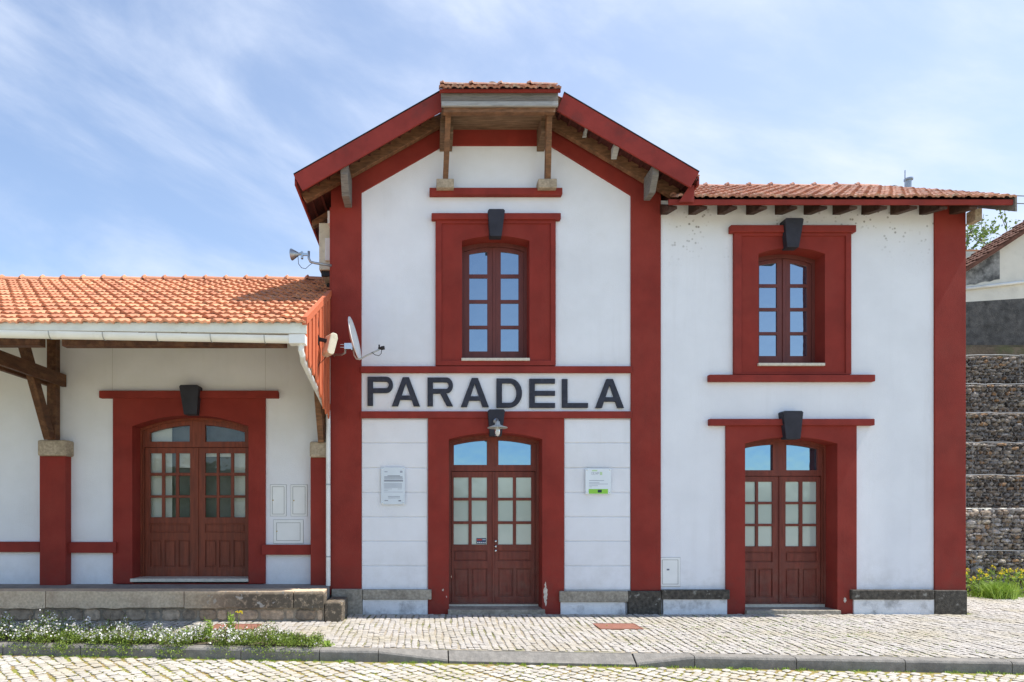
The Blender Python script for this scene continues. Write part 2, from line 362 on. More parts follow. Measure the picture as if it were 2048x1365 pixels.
# ------------------------------------------------------------------ the ground
KB = lambda x: 7.62 - (x - .53) * 0.0803        # kerb front line: y at x (road side)
def nslice(mb, skip, ylo, yhi, xlo, xhi, pitch, sx, sy, rot, zt, jit, stagger=True):
    c, s = math.cos(rot), math.sin(rot)
    ext = max(xhi - xlo, yhi - ylo) + 3; cx, cy = (xlo + xhi) / 2, (ylo + yhi) / 2
    nu = int(ext / sx) + 2; nv = int(ext / sy) + 2
    for i in range(-nu // 2, nu // 2 + 1):
        off = random.random() * sy if stagger else 0
        for j in range(-nv // 2, nv // 2 + 1):
            u = i * sx + random.uniform(-jit, jit) * .4; v = j * sy + off + random.uniform(-jit, jit) * .4
            wv = .022 * math.sin(v * 1.3 + i * .05) + .012 * math.sin(v * 3.1 + i * .9) + .008 * math.sin(v * 7 + i * 2.3)
            u += wv
            x = cx + u * c - v * s; y = cy + u * s + v * c
            if not (xlo <= x <= xhi and ylo <= y <= yhi) or skip(x, y): continue
            w, h = (sx - pitch) / 2 * random.uniform(.9, 1.03), (sy - pitch) / 2 * random.uniform(.86, 1.02)
            a = random.uniform(-.05, .05) + rot; ca, sa = math.cos(a), math.sin(a)
            dz = random.uniform(-.004, .004); tx, ty = random.uniform(-.02, .02), random.uniform(-.02, .02)
            vs = []
            for lvl in (0, 1):
                k = 1.0 if lvl == 0 else .84
                for (p, q) in ((-1, -.55), (-.6, -1), (.6, -1), (1, -.55), (1, .55), (.6, 1), (-.6, 1), (-1, .55)):
                    lx = p * w * k + (random.uniform(-jit, jit) * .25); ly = q * h * k + (random.uniform(-jit, jit) * .25)
                    zz = zt + dz + lx * tx + ly * ty - (0.006 if lvl == 0 else 0)
                    vs.append((x + lx * ca - ly * sa, y + lx * sa + ly * ca, zz))
            mb.add(vs, [(8, 9, 10, 11, 12, 13, 14, 15)] + [(k, (k + 1) % 8, (k + 1) % 8 + 8, k + 8) for k in range(8)])
COVERS = [(2.44, 3.04, 9.12, 9.56), (-3.02, -2.36, 9.08, 9.52)]
def skip_walk(x, y):
    if y < KB(x) + .21: return True
    for a in COVERS:
        if a[0] - .03 < x < a[1] + .03 and a[2] - .03 < y < a[3] + .03: return True
    if x < -1.2 and y > 9.82: return True
    if -1.3 < x < 8.8 and y > 10.42: return True
    if x < -1.55 and y < 8.62 : return True
    if x > 9.0 and y > 12.5: return True
    return False
g = MB(); g.add([(-600, -600, -.16), (600, -600, -.16), (600, 600, -.16), (-600, 600, -.16)], [(0, 1, 2, 3)])
g.build('ground', 'field', kind='structure')
g = MB(); g.add([(-14, KB(-14), -.132), (-14, 3, -.132), (18, 3, -.132), (18, KB(18), -.132)], [(0, 1, 2, 3)])
nslice(g, lambda x, y: y > KB(x) - .07, 5.2, 9.0, -7.2, 8.4, .011, .118, .098, R(40), -.12, .020)
road = g.build('road', 'roadsett', kind='structure'); road.data.materials.append(M['mossjoint']); road.data.polygons[0].material_index = 1
g = MB(); g.add([(-14, KB(-14) + .155, -.010), (18, KB(18) + .155, -.010), (18, 14.2, -.010), (-14, 14.2, -.010)], [(0, 1, 2, 3)])
nslice(g, skip_walk, 6.5, 12.6, -8.0, 12.6, .006, .084, .082, R(0), .002, .009)
walk = g.build('sidewalk', 'sett', kind='structure'); walk.data.materials.append(M['joint']); walk.data.polygons[0].material_index = 1
m_, n_, l_, p_ = newmat('paved_yard'); v_ = coords(n_, l_, rot=(0, 0, .6))
bk_ = n_.new('ShaderNodeTexBrick'); bk_.inputs['Scale'].default_value = 1; bk_.inputs['Brick Width'].default_value = .13; bk_.inputs['Row Height'].default_value = .12; bk_.inputs['Mortar Size'].default_value = .008
bk_.inputs['Color1'].default_value = (.52, .47, .40, 1); bk_.inputs['Color2'].default_value = (.44, .40, .33, 1); bk_.inputs['Mortar'].default_value = (.30, .26, .12, 1)
l_.new(v_, bk_.inputs['Vector']); l_.new(bk_.outputs[0], p_.inputs['Base Color']); p_.inputs['Roughness'].default_value = .9; M['yard'] = m_
g = MB(); g.add([(-70, -60, -.14), (70, -60, -.14), (70, 30, -.14), (-70, 30, -.14)], [(0, 1, 2, 3)]); g.build('yard', 'yard', kind='structure')  # unseen paving added behind the camera to bounce warm light onto the front
# kerb: raised stones, one lowered crossing in front of the middle door
g = MB()
xs = [-9.2, -8.2, -7.2, -6.2, -5.2, -4.2, -3.2, -2.2, -1.25, -.55, .27]
def kstone(x0, x1, zl=0, zr=0):
    gp = .004; x0 += gp; x1 -= gp
    prof = lambda z: [(0, -.2), (0, z - .03), (.012, z - .008), (.03, z), (.16, max(z, -.004)), (.16, -.2)]
    a = [(x0, KB(x0) + p, q) for p, q in prof(zl)]; b = [(x1, KB(x1) + p, q) for p, q in prof(zr)]
    n = 6
    g.add(a + b, [(i, i + n, (i + 1) % n + n, (i + 1) % n) for i in range(n)] + [tuple(range(n)), tuple(range(n, 2 * n))[::-1]])
for a, b in zip(xs, xs[1:]):
    kstone(a, b, .006, .006 if b < .2 else -.075)
a, b = .28, 2.40
n = 5
pr = [(0.0, -.2), (0.0, -.10), (.02, -.092), (.17, -.004), (.17, -.2)]
g.add([(a, KB(a) + p, q) for p, q in pr] + [(b, KB(b) + p, q) for p, q in pr], [(i, i + n, (i + 1) % n + n, (i + 1) % n) for i in range(n)] + [tuple(range(n)), tuple(range(n, 2 * n))[::-1]])
xs = [2.41, 3.05, 4.15, 5.3, 6.4, 7.5, 8.6, 9.7, 10.8, 12]
for i, (a, b) in enumerate(zip(xs, xs[1:])): kstone(a, b, -.075 if i == 0 else .006, .006)
g.build('kerb', 'concrete', kind='structure', bevel=.004)
# planting bed behind the kerb
g = MB(); g.prism([(-9, KB(-9) + .17), (-1.45, KB(-1.45) + .17), (-1.55, 8.60), (-9, 8.62)], -.02, .016, axis='z')
g.build('soil_bed', 'earth', kind='structure')
# distant hills behind the viewer, seen only in the glass
g = MB(); vs = []; fs = []
K = 60
for i in range(K + 1):
    x = -400 + 800 * i / K; h = 9 + 7 * math.sin(i * .31) + 4 * math.sin(i * .83 + 1)
    vs += [(x, -120, -.5), (x, -150, h * .7), (x, -210, h)]
for i in range(K):
    for k in (0, 1): fs.append((3 * i + k, 3 * i + k + 1, 3 * i + k + 4, 3 * i + k + 3))
g.add(vs, fs); g.build('hills', 'field', kind='structure', smooth=True)

# ------------------------------------------------------------------ the station
ST = empty('train_station', (1.1, 10.5, 0), 'white plastered railway station with dark red trim, arched doors and terracotta roofs', 'building')
WY = 10.53
cx = 1.128
def rt(x): return 8.52 - .585 * abs(x - 1.09)        # top surface of the main roof
# --- main block walls
mo = opening(X(898), X(1084), 0.02, Z(879), Z(866))
mw = opening(X(924), X(1059), Z(717), Z(482), Z(472))
def grow(o, e): 
    c0 = sum(p[0] for p in o) / len(o); z0 = (min(p[1] for p in o) + max(p[1] for p in o)) / 2
    return [(p[0] + (e if p[0] > c0 else -e), p[1] + (e if p[1] > z0 else -e)) for p in o]
xl, xr = X(662), X(1322)
topz = [(x, min(rt(x) - .17, 7.95)) for x in (xr - .01, 3.0, 2.07, .11, -.8, xl + .01)]
g = MB(); g.prism([(xl + .01, -.05), (xr - .01, -.05)] + topz, WY, WY + .3, [grow(mo, .02), grow(mw, .02)])
g.build('wall', 'white', ST)
g = MB()
g.box(xl + .005, xl + .3, WY + .3, 17, -.05, 6.55); g.box(xr - .3, xr - .005, WY + .3, 17, -.05, 6.55)
g.prism([(xl, -.05), (xr, -.05)] + [(x, min(rt(x) - .17, 7.95)) for x in (xr, 3.0, 2.07, .11, -.8, xl)], 17, 17.3)
g.build('wall', 'white', ST)
# red border: pilasters and gable band
g = MB()
outer = [(xl, Z(1180)), (xl, rt(xl) - .16)] + [(x, min(rt(x) - .16, 7.96)) for x in (-.8, .11, 2.07, 3.0)] + [(xr, rt(xr) - .16), (xr, Z(1182)), (X(1262), Z(1182)), (X(1262), Z(391)), (X(1100), Z(291)), (X(888), Z(291)), (X(723), Z(385)), (X(723), Z(1180))]
g.prism(outer, 10.50, WY + .02)
g.build('pilaster_border', 'red', ST, bevel=.006)
g = MB(); g.box(xl - .02, xl + .0, 10.50, 11.05, .3, 6.5); g.build('pilaster_side', 'red', ST)
# rusticated blocks
gy = [838, 886, 936, 985.5, 1034, 1083, 1132, 1181]
for (a, b) in ((723.5, 855), (1129, 1261)):
    for t, bt in zip(gy, gy[1:]):
        g = MB(); g.box(X(a), X(b), WY - .016, WY + .01, Z(bt) + .007, Z(t) - .007); g.build('rusticated_block', 'white', ST, bevel=.007)
# red bands
for (t, b) in ((733.5, 746.5), (823.5, 837)):
    g = MB(); g.box(X(721), X(1263), 10.465, WY, Z(b), Z(t)); g.build('string_course', 'redtrim', ST, bevel=.008)
g = MB(); g.box(X(859, 10.42), X(1125, 10.42), 10.42, WY, Z(389, 10.42), Z(375.5, 10.42)); g.build('string_course', 'redtrim', ST, bevel=.008)

def keystone(px0, px1, qx0, qx1, t, b, yw=10.5, p=.13):
    d = yw - p
    g = MB(); c = .022
    A = [(X(px0, d) + c, Z(t, d)), (X(px1, d) - c, Z(t, d)), (X(px1, d), Z(t, d) - c * 1.1), (X(qx1, d + .02), Z(b, d + .02)), (X(qx0, d + .02), Z(b, d + .02)), (X(px0, d), Z(t, d) - c * 1.1)]
    n = 6
    vs = [(x, d + (.03 if z < Z(b, d) + .05 else 0), z) for x, z in A] + [(x, yw + .05, z) for x, z in A]
    g.add(vs, [tuple(range(n)), tuple(range(n, 2 * n))[::-1]] + [(i, i + n, (i + 1) % n + n, (i + 1) % n) for i in range(n)])
    return g.build('keystone', 'key', ST, bevel=.006)

def window(cpx, op, rows, cols, midpx, frm, sill, surround, panel, header, key, dl=10.80, headchamfer=False):
    x0, x1, zb, zs, zc = op
    # surround with its sunk panel
    g = MB(); g.prism(prect(*surround), 10.475, WY + .01, [prect(*panel)]); g.build('window_surround', 'redtrim', ST, bevel=.005)
    g = MB(); g.prism(prect(surround[0] + 1, surround[1] - 1, surround[2] + 1, surround[3] - 1), 10.50, dl - .02, [opening(*op)]); g.build('window_reveal', 'red', ST)
    g = MB(); d = 10.43; g.box(X(header[0], d), X(header[1], d), d, WY, Z(header[3], d), Z(header[2], d)); g.build('window_head', 'redtrim', ST, bevel=.01)
    keystone(*key)
    # frame
    w = empty_part = MB()
    inn = .045
    e = .03
    fo = opening(x0 - e, x1 + e, zb - .02, zs - .0, zc + .0)
    fi = opening(x0 + inn, x1 - inn, zb + .035, zs - inn - .02, zc - inn - .02)
    w.prism(fo, dl - .03, dl + .05, [fi])
    fr = w.build('window', 'sash', ST, bevel=.004)
    # two sashes
    xm = X(midpx, dl)
    for sidx in (0, 1):
        a, b = (x0 + inn + .001, xm - .004) if sidx == 0 else (xm + .004, x1 - inn - .001)
        ztop = lambda x: arcz(x, x0 + inn, x1 - inn, zs - inn - .02, zc - inn - .02) - .002
        out = [(a, zb + .037), (b, zb + .037)] + [(b + (a - b) * i / 8, ztop(b + (a - b) * i / 8)) for i in range(9)]
        c0, c1 = X(cols[sidx][0], dl), X(cols[sidx][1], dl)
        hs = []
        for k, (t, bt) in enumerate(rows):
            if k == 0:
                zz = lambda x: Z(t, dl) + (arcz(x, x0, x1, 0, zc - zs) - (zc - zs)) * 1.0
                hs.append([(c0, Z(bt, dl)), (c1, Z(bt, dl))] + [(c1 + (c0 - c1) * i / 6, zz(c1 + (c0 - c1) * i / 6)) for i in range(7)])
            else: hs.append(rect(c0, c1, Z(bt, dl), Z(t, dl)))
        s = MB(); s.prism(out, dl - .012, dl + .035, hs); s.build('sash', 'sash', fr, bevel=.004)
        gl = MB(); gl.box(c0 - .015, c1 + .015, dl + .008, dl + .014, Z(rows[-1][1], dl) - .015, Z(rows[0][0], dl) + .012); gl.build('glass', 'skyglass', fr)
    s = MB(); s.box(xm - .022, xm + .022, dl - .028, dl - .010, zb + .04, zc - inn - .03); s.build('meeting_strip', 'sash', fr, bevel=.005)
    s = MB(); s.box(X(sill[0], 10.45), X(sill[1], 10.45), 10.455, dl - .035, Z(sill[3], 10.45), Z(sill[2], 10.45)); s.build('sill', 'stonesill', fr, bevel=.004)
    return fr
w1 = window(991, (X(924), X(1059), Z(717), Z(482), Z(472)), [(504, 549.5), (557, 600.5), (607.5, 652), (658.7, 703.5)], [(938.7, 974.6), (1001.5, 1037)], 988, None,
            (923, 1060, 716, 721.5), (871, 1111, 438, 732), (883, 1101, 448.5, 722), (863, 1122, 426, 438.5), (976, 1010, 980, 1003.5, 418, 472))
w1['label'] = 'upper window in the gable front, four panes per sash'
w2 = window(1583, (X(1517), X(1650), Z(727), Z(508), Z(496)), [(526.5, 569), (575.6, 616.5), (623, 664.7), (671, 712.7)], [(1518, 1553), (1579.8, 1613)], 1566.5, None,
            (1518, 1651, 726, 731.5), (1467, 1701, 463, 749.5), (1482, 1690, 473, 747), (1462, 1713, 450, 464), (1570, 1608, 1575, 1599, 436, 494))
w2['label'] = 'upper window over the right door, under the low eave'

def door(op, dl, yw, mid, trans, tcols, cols, rows, hp, vps, bottom, leafmat, glassmat, reveal, tglass, fade=0, backing=None):
    x0, x1, zb, zs, zc = op
    g = MB(); i_ = .05; e = .03
    zrt, zrb = Z(trans[0], dl), Z(trans[1], dl)
    zin, zcn = zs - .0, zc - .0
    holes = [rect(x0 + i_, x1 - i_, Z(bottom, dl), zrb)]
    for (a, b) in tcols:
        a, b = X(a, dl), X(b, dl)
        zz = lambda x: arcz(x, x0, x1, zs, zc) - trans[2]
        holes.append([(a, zrt), (b, zrt)] + [(b + (a - b) * k / 8, zz(b + (a - b) * k / 8)) for k in range(9)])
    g.prism(opening(x0 - e, x1 + e, Z(bottom, dl) - .02, zs, zc), dl - .03, dl + .05, holes)
    # arched outer moulding
    i2 = .03
    g.prism(opening(x0 - e, x1 + e, zb + .02, zs + .0, zc + .0), dl - .07, dl - .031, [opening(x0 + i2, x1 - i2, zb + .03, zs - i2 - .01, zc - i2 - .01)])
    fr = g.build('door', leafmat, ST, bevel=.004)
    xm = X(mid, dl)
    zbt = Z(bottom, dl) + .006
    for s_, (a, b) in enumerate(((x0 + i_ + .004, xm - .003), (xm + .003, x1 - i_ - .004))):
        hs = []
        for (p, q) in cols[s_]:
            for (t, bt) in rows: hs.append(rect(X(p, dl), X(q, dl), Z(bt, dl), Z(t, dl)))
        pr = []
        hx = (X(cols[s_][0][0], dl), X(cols[s_][-1][1], dl))
        pr.append(rect(hx[0], hx[1], Z(hp[1], dl), Z(hp[0], dl)))
        for (p, q) in cols[s_]: pr.append(rect(X(p, dl), X(q, dl), Z(vps[1], dl), Z(vps[0], dl)))
        m = MB(); m.prism(rect(a, b, zbt, zrb - .006), dl - .012, dl + .03, hs + pr)
        for r_ in pr:
            ax, az = r_[0]; bx, bz = r_[2]
            m.box(ax - .005, bx + .005, dl + .008, dl + .022, az - .005, bz + .005)
            m.box(ax + .022, bx - .022, dl - .006, dl + .009, az + .022, bz - .022)
        m.build('door_leaf', leafmat, fr, bevel=.005)
        gl = MB(); gl.box(hx[0] - .012, hx[1] + .012, dl + .010, dl + .015, Z(rows[-1][1], dl) - .012, Z(rows[0][0], dl) + .012); gl.build('glass', glassmat, fr)
    ztop = max(arcz(X(t, dl), x0, x1, zs, zc) for c in tcols for t in c)
    gl = MB(); gl.box(X(tcols[0][0], dl) - .015, X(tcols[1][1], dl) + .015, dl + .012, dl + .017, zrt - .01, zc - .04)
    gl.build('transom_glass', tglass, fr)
    m = MB(); m.box(xm - .016, xm + .016, dl - .03, dl - .011, zbt, zrb - .008); m.build('meeting_strip', leafmat, fr, bevel=.004)
    return fr
# --- middle door
g = MB(); g.prism(prect(856, 1128, 837, 1229), 10.485, 10.84, [mo]); g.build('door_surround', 'red', ST, bevel=.006)
d1 = door((X(898), X(1084), .09, Z(879), Z(866)), 10.86, 10.5, 986.5, (930.5, 943, .085), [(907.7, 974), (996.5, 1062)],
          [[(907.5, 937), (943.3, 974)], [(996, 1026), (1032, 1062.3)]], [(955.5, 996), (1001.5, 1043), (1048.5, 1089.5)], (1101.5, 1122), (1137, 1193), 1207, 'door', 'frost', None, 'tinted')
d1['label'] = 'door under the station name, with the wall lamp above'
keystone(976, 1010, 980, 1003.5, 819, 872)
g = MB(); g.box(X(896), X(1088), 10.40, 10.84, -.03, .075); g.build('doorstep', 'granite', ST, bevel=.006)
g = MB(); g.box(X(899), X(1083), 10.80, 10.95, .07, Z(1207.5, 10.86) + .01); g.build('threshold', 'stonesill', d1, bevel=.003)
for py in (1083, 1093.5, 1102):
    g = MB(); g.lathe((X(991.5, 10.83), 10.845, Z(py, 10.84)), [(.0, -.034), (.017, -.033), (.022, -.02), (.014, -.012), (.022, -.008), (.022, .012)], (0, 1, 0), 16)
    g.build('knob', 'steel', d1, smooth=True)
g = MB(); g.box(X(953, 10.85), X(972.5, 10.85), 10.861, 10.866, Z(1088, 10.85), Z(1077, 10.85)); g.build('sticker', 'stickblue', d1)
g = MB()
for k in range(3): g.box(X(954.5 + k * 3.2, 10.85), X(957 + k * 3.2, 10.85), 10.858, 10.8605, Z(1081.5, 10.85), Z(1078.4, 10.85))
g.build('sticker_mark', 'stickred', d1)
g = MB(); g.box(X(965, 10.85), X(971.5, 10.85), 10.858, 10.8605, Z(1080.5, 10.85), Z(1079.3, 10.85))
g.build('sticker_mark', 'plaque', d1); g = MB()
for k in range(5): g.box(X(954.5 + k * 3.6, 10.85), X(957 + k * 3.6, 10.85), 10.858, 10.8605, Z(1086.5, 10.85), Z(1084.7, 10.85))
g.build('sticker_mark', 'plaque', d1)
# --- right door
ro = opening(X(1490), X(1674), .05, Z(888), Z(874.5))
g = MB(); g.prism(prect(1452, 1713, 850, 1229), 10.49, 10.84, [ro]); g.build('door_surround', 'red', ST, bevel=.006)
d2 = door((X(1490), X(1674), .09, Z(888), Z(874.5)), 10.86, 10.5, 1558.5, (941, 952.5, .085), [(1480, 1544), (1571, 1633)],
          [[(1484, 1510.5), (1516, 1544)], [(1570.6, 1597.6), (1604.5, 1632.5)]], [(964, 1004), (1009, 1048), (1053, 1093)], (1104, 1124.5), (1138, 1195), 1207, 'door', 'frost', None, 'tinted')
d2['label'] = 'right hand door beside the metal meter hatch'
keystone(1567, 1607, 1573, 1602, 822, 878)
g = MB(); d = 10.44; g.box(X(1420, d), X(1750, d), d, WY, Z(851, d), Z(838, d)); g.build('door_head', 'redtrim', ST, bevel=.01)
g = MB(); d = 10.44; g.box(X(1419, d), X(1751, d), d, WY, Z(763, d), Z(749.5, d)); g.build('window_ledge', 'redtrim', ST, bevel=.01)
g = MB(); g.box(X(1489), X(1676), 10.42, 10.84, -.03, .06); g.build('doorstep', 'granite', ST, bevel=.006)
g = MB(); g.box(X(1491), X(1673), 10.80, 10.95, .055, Z(1207.5, 10.86) + .01); g.build('threshold', 'stonesill', d2, bevel=.003)
# --- right block wall
def mouldmat():
    m, n, l, p = newmat('mould_speckled_stucco')
    v = coords(n, l)
    c = mix(n, l, noise(n, l, v, 1.5), (.765, .775, .81), (.815, .825, .86))
    sp = n.new('ShaderNodeSeparateXYZ'); l.new(v, sp.inputs[0])
    vo = n.new('ShaderNodeTexVoronoi'); vo.inputs['Scale'].default_value = 13; l.new(v, vo.inputs['Vector'])
    r = n.new('ShaderNodeMapRange'); r.inputs[1].default_value = .30; r.inputs[2].default_value = .12; l.new(vo.outputs['Distance'], r.inputs[0])
    sel = noise(n, l, v, 1.3, 3, .5, .40, .55)
    h = n.new('ShaderNodeMapRange'); h.inputs[1].default_value = 5.55; h.inputs[2].default_value = 6.3; l.new(sp.outputs[2], h.inputs[0])
    f = mul(n, l, mul(n, l, r.outputs[0], sel), h.outputs[0])
    c = mix(n, l, mul(n, l, f, .85), c, (.12, .10, .08))
    lo = n.new('ShaderNodeMapRange'); lo.inputs[1].default_value = 1.0; lo.inputs[2].default_value = .3; l.new(sp.outputs[2], lo.inputs[0])
    f2 = mul(n, l, mul(n, l, noise(n, l, v, 3.2, 7, .65, .45, .75), lo.outputs[0]), .5)
    c = mix(n, l, f2, c, (.33, .31, .27)); c = weather(n, l, c, .10, .0)
    l.new(c, p.inputs['Base Color']); p.inputs['Roughness'].default_value = .88
    bump(n, l, p, noise(n, l, v, 90, 6, .6, .2, .8), .35)
    return m
M['mould'] = mouldmat()
XR = X(1932)
g = MB(); g.prism(rect(xr - .01, XR - .02, -.05, 6.62), WY, WY + .3, [grow(ro, .02), grow(opening(X(1517), X(1650), Z(727), Z(508), Z(496)), .02)])
g.build('wall', 'mould', ST)
g = MB(); g.box(XR - .3, XR - .01, WY + .3, 16.3, -.05, 6.62); g.prism([(6.62 - 6.62 + 10.55, 6.62), (15.9, 6.62), (13.15, 7.93)], XR - .3, XR - .012, axis='x'); g.box(xr, XR - .31, 16.0, 16.3, -.05, 6.62); g.build('wall', 'mould', ST)
g = MB(); g.box(X(1870), XR, 10.50, WY + .3, Z(1182), 6.60); g.box(XR - .006, XR + .004, WY + .3, 11.1, Z(1182), 6.6); g.build('pilaster', 'red', ST, bevel=.006)
# --- plinths
for (a, b, t, m_, bt, mt) in ((725, 863, 1180, 1200, 1228, 'granite'), (1119.5, 1257, 1183, 1205, 1230, 'granite'), (1324, 1460, 1180.5, 1199.5, 1230, 'granitedark'), (1704, 1869, 1180.5, 1200, 1232, 'granitedark')):
    g = MB(); g.box(X(a, 10.43), X(b, 10.43), 10.43, WY, Z(m_, 10.43), Z(t, 10.43)); g.build('plinth_cap', mt, ST, bevel=.012)
    g = MB(); g.box(X(a + 1), X(b - 1 if b > 1800 else b - 8), 10.462, WY, -.02, Z(m_, 10.43)); g.build('plinth', 'dirtywhite', ST)
for (a, b, t, mt) in ((663, 724.5, 1179, 'granite'), (1257.5, 1323, 1183, 'granitedark'), (1870.5, 1935, 1181.5, 'granitedark')):
    g = MB(); g.box(X(a, 10.44), X(b, 10.44), 10.44, WY, -.02, Z(t, 10.44)); g.build('pilaster_base', mt, ST, bevel=.012)
# --- chipped paint
def chip(cpx, t, b, w, yw, seed):
    rnd = random.Random(seed); n = 16; L_ = []; R_ = []
    for i in range(n + 1):
        py = t + (b - t) * i / n; h = w * math.sin(math.pi * (i + .6) / (n + 1.2)) * rnd.uniform(.45, 1.1); o = rnd.uniform(-.8, .8)
        L_.append((X(cpx + o - h, yw), Z(py, yw))); R_.append((X(cpx + o + h, yw), Z(py, yw)))
    g = MB(); g.prism(L_ + R_[::-1], yw - .0025, yw + .004); return g.build('paint_chip', 'chip', ST)
chip(1091, 1164, 1213, 4.2, 10.485, 3); chip(1690, 1195, 1206, 3.2, 10.49, 4); chip(886, 1178, 1183, 2, 10.485, 5); chip(893, 1192, 1196, 1.2, 10.485, 8)

# --- right block meter hatch
def hatch(a, b, t, bt, yw, knob=None):
    g = MB(); g.box(X(a, yw), X(b, yw), yw - .012, yw + .02, Z(bt, yw), Z(t, yw)); h = g.build('meter_hatch', 'hatch', ST, bevel=.003)
    fx = (b - a) * .075 + 1.2
    g = MB(); o = rect(X(a + fx, yw), X(b - fx, yw), Z(bt - fx, yw), Z(t + fx, yw)); i = rect(X(a + fx + .7, yw), X(b - fx - .7, yw), Z(bt - fx - .7, yw), Z(t + fx + .7, yw))
    g.prism(o, yw - .0145, yw - .010, [i]); o2 = rect(X(a - .5, yw), X(b + .5, yw), Z(bt + .5, yw), Z(t - .5, yw)); g.prism(o2, yw - .004, yw + .01, [rect(X(a + .1, yw), X(b - .1, yw), Z(bt - .1, yw), Z(t + .1, yw))]); g.build('seam', 'seam', h)
    if knob:
        g = MB(); g.lathe((X(knob[0], yw), yw - .012, Z(knob[1], yw)), [(0, -.010), (.010, -.009), (.011, .001)], (0, 1, 0), 12); g.build('lock', 'brass', h)
    return h
hatch(1319.5, 1360, 1115.5, 1173, WY); 
hb = MB(); hb.box(X(1333, WY), X(1338, WY), WY - .016, WY - .011, Z(1141, WY), Z(1138, WY)); hb.build('hatch_badge', 'ink', ST)

# ------------------------------------------------------------------ roofs
def tiles(mb, p0, ud, vd, W, Lh, w=.205, h=.335, rnd=random, t=.030, lift=.044):
    p0 = Vector(p0); ud = Vector(ud).normalized(); vd = Vector(vd).normalized(); nd = ud.cross(vd).normalized()
    if nd.z < 0: nd = -nd
    nu = int(math.ceil(W / w)); nv = int(math.ceil(Lh / h)); w = W / nu; h = Lh / nv
    prof = [(0, .010), (.06, .024), (.18, .031), (.34, .025), (.46, .008), (.58, .006), (.68, .017), (.80, .018), (.90, .003), (1.0, .002)]
    for j in range(nv):
        for i in range(nu):
            o = p0 + ud * (i * w + rnd.uniform(-.004, .004)) + vd * (j * h + rnd.uniform(-.012, .012))
            a = rnd.uniform(-.03, .03); dn = rnd.uniform(-.003, .004)
            vs = []
            for (row, v0, lf) in ((0, -.01, lift - t), (1, -.012, lift), (2, h * .35, lift * .75), (3, h + .03, .0)):
                for (u, z) in prof:
                    vs.append(o + ud * (u * (w - .006) + a * v0) + vd * (v0) + nd * (z * (1 if row else .9) + lf + dn))
            k = len(prof)
            fs = [(r * k + q, r * k + q + 1, (r + 1) * k + q + 1, (r + 1) * k + q) for r in range(3) for q in range(k - 1)]
            fs += [(k, 2 * k, 0), (2 * k - 1, k - 1, 3 * k - 1), (0, 2 * k, 3 * k), (k - 1, 4 * k - 1, 3 * k - 1)]
            mb.add(vs, fs)
def ridge(mb, a, b, r=.085, step=.39, rnd=random):
    a = Vector(a); b = Vector(b); d = (b - a).normalized(); L_ = (b - a).length; n = max(1, int(L_ / step)); st = L_ / n
    side = d.cross(Vector((0, 0, 1))).normalized(); up = side.cross(d).normalized()
    for i in range(n):
        vs = []; s0 = a + d * (i * st - .03); K = 9; dz = rnd.uniform(-.004, .006)
        for (t, rr, zz) in ((0, r * 1.02, .016), (.05, r * 1.24, .024), (.07, r * 1.0, .012), (st + .02, r * .96, 0)):
            for k in range(K):
                an = math.pi * k / (K - 1); vs.append(s0 + d * t + side * math.cos(an) * rr * 1.15 + up * (math.sin(an) * rr + zz + dz))
        mb.add(vs, [(r_ * K + k, r_ * K + k + 1, (r_ + 1) * K + k + 1, (r_ + 1) * K + k) for r_ in range(3) for k in range(K - 1)] + [tuple(range(K))])
# --- left wing roof: eave y=8.33 z=4.02, ridge y=12.78 z=6.19
LE = (8.30, 4.00); LR = (12.78, 6.105); XW0, XW1 = -11.0, -1.50
sl = (LR[1] - LE[1]) / (LR[0] - LE[0]); dv = Vector((0, 1, sl)); Ln = math.hypot(LR[0] - LE[0], LR[1] - LE[1])
g = MB(); tiles(g, (XW0, LE[0], LE[1]), (1, 0, 0), dv, XW1 - XW0, Ln)
rl = g.build('roof', 'tile', ST, label='sunlit orange tiled roof of the low left wing')
g = MB(); tiles(g, (XW1, 17.26, LE[1]), (-1, 0, 0), (0, -1, sl), XW1 - XW0, Ln, .41, .5); g.build('roof', 'tile', ST)
g = MB(); ridge(g, (XW0, LR[0], LR[1] + .0), (XW1, LR[0], LR[1] + .0)); g.build('ridge_tiles', 'tile', rl, smooth=False)
g = MB()
def slab(mb, x0, x1, ya, za, yb, zb_, t=.03, off=-.012):
    mb.add([(x0, ya, za + off), (x1, ya, za + off), (x1, yb, zb_ + off), (x0, yb, zb_ + off), (x0, ya, za + off - t), (x1, ya, za + off - t), (x1, yb, zb_ + off - t), (x0, yb, zb_ + off - t)],
           [(0, 1, 2, 3), (7, 6, 5, 4), (4, 5, 1, 0), (5, 6, 2, 1), (6, 7, 3, 2), (7, 4, 0, 3)])
slab(g, XW0, XW1 - .02, LE[0] + .02, LE[1] + .01, LR[0], LR[1]); slab(g, XW0, XW1 - .02, 17.24, LE[1] + .01, LR[0], LR[1])
g.build('roof_boards', 'woodx', ST)
g = MB()
x = XW0 + .2
while x < XW1 - .1:
    g.beam((x, LE[0] + .12, LE[1] - .07 + .1 * sl), (x, 12.6, LE[1] - .07 + (12.6 - LE[0]) * sl), .07, .10); x += .55
g.build('rafters', 'darkwood', ST)
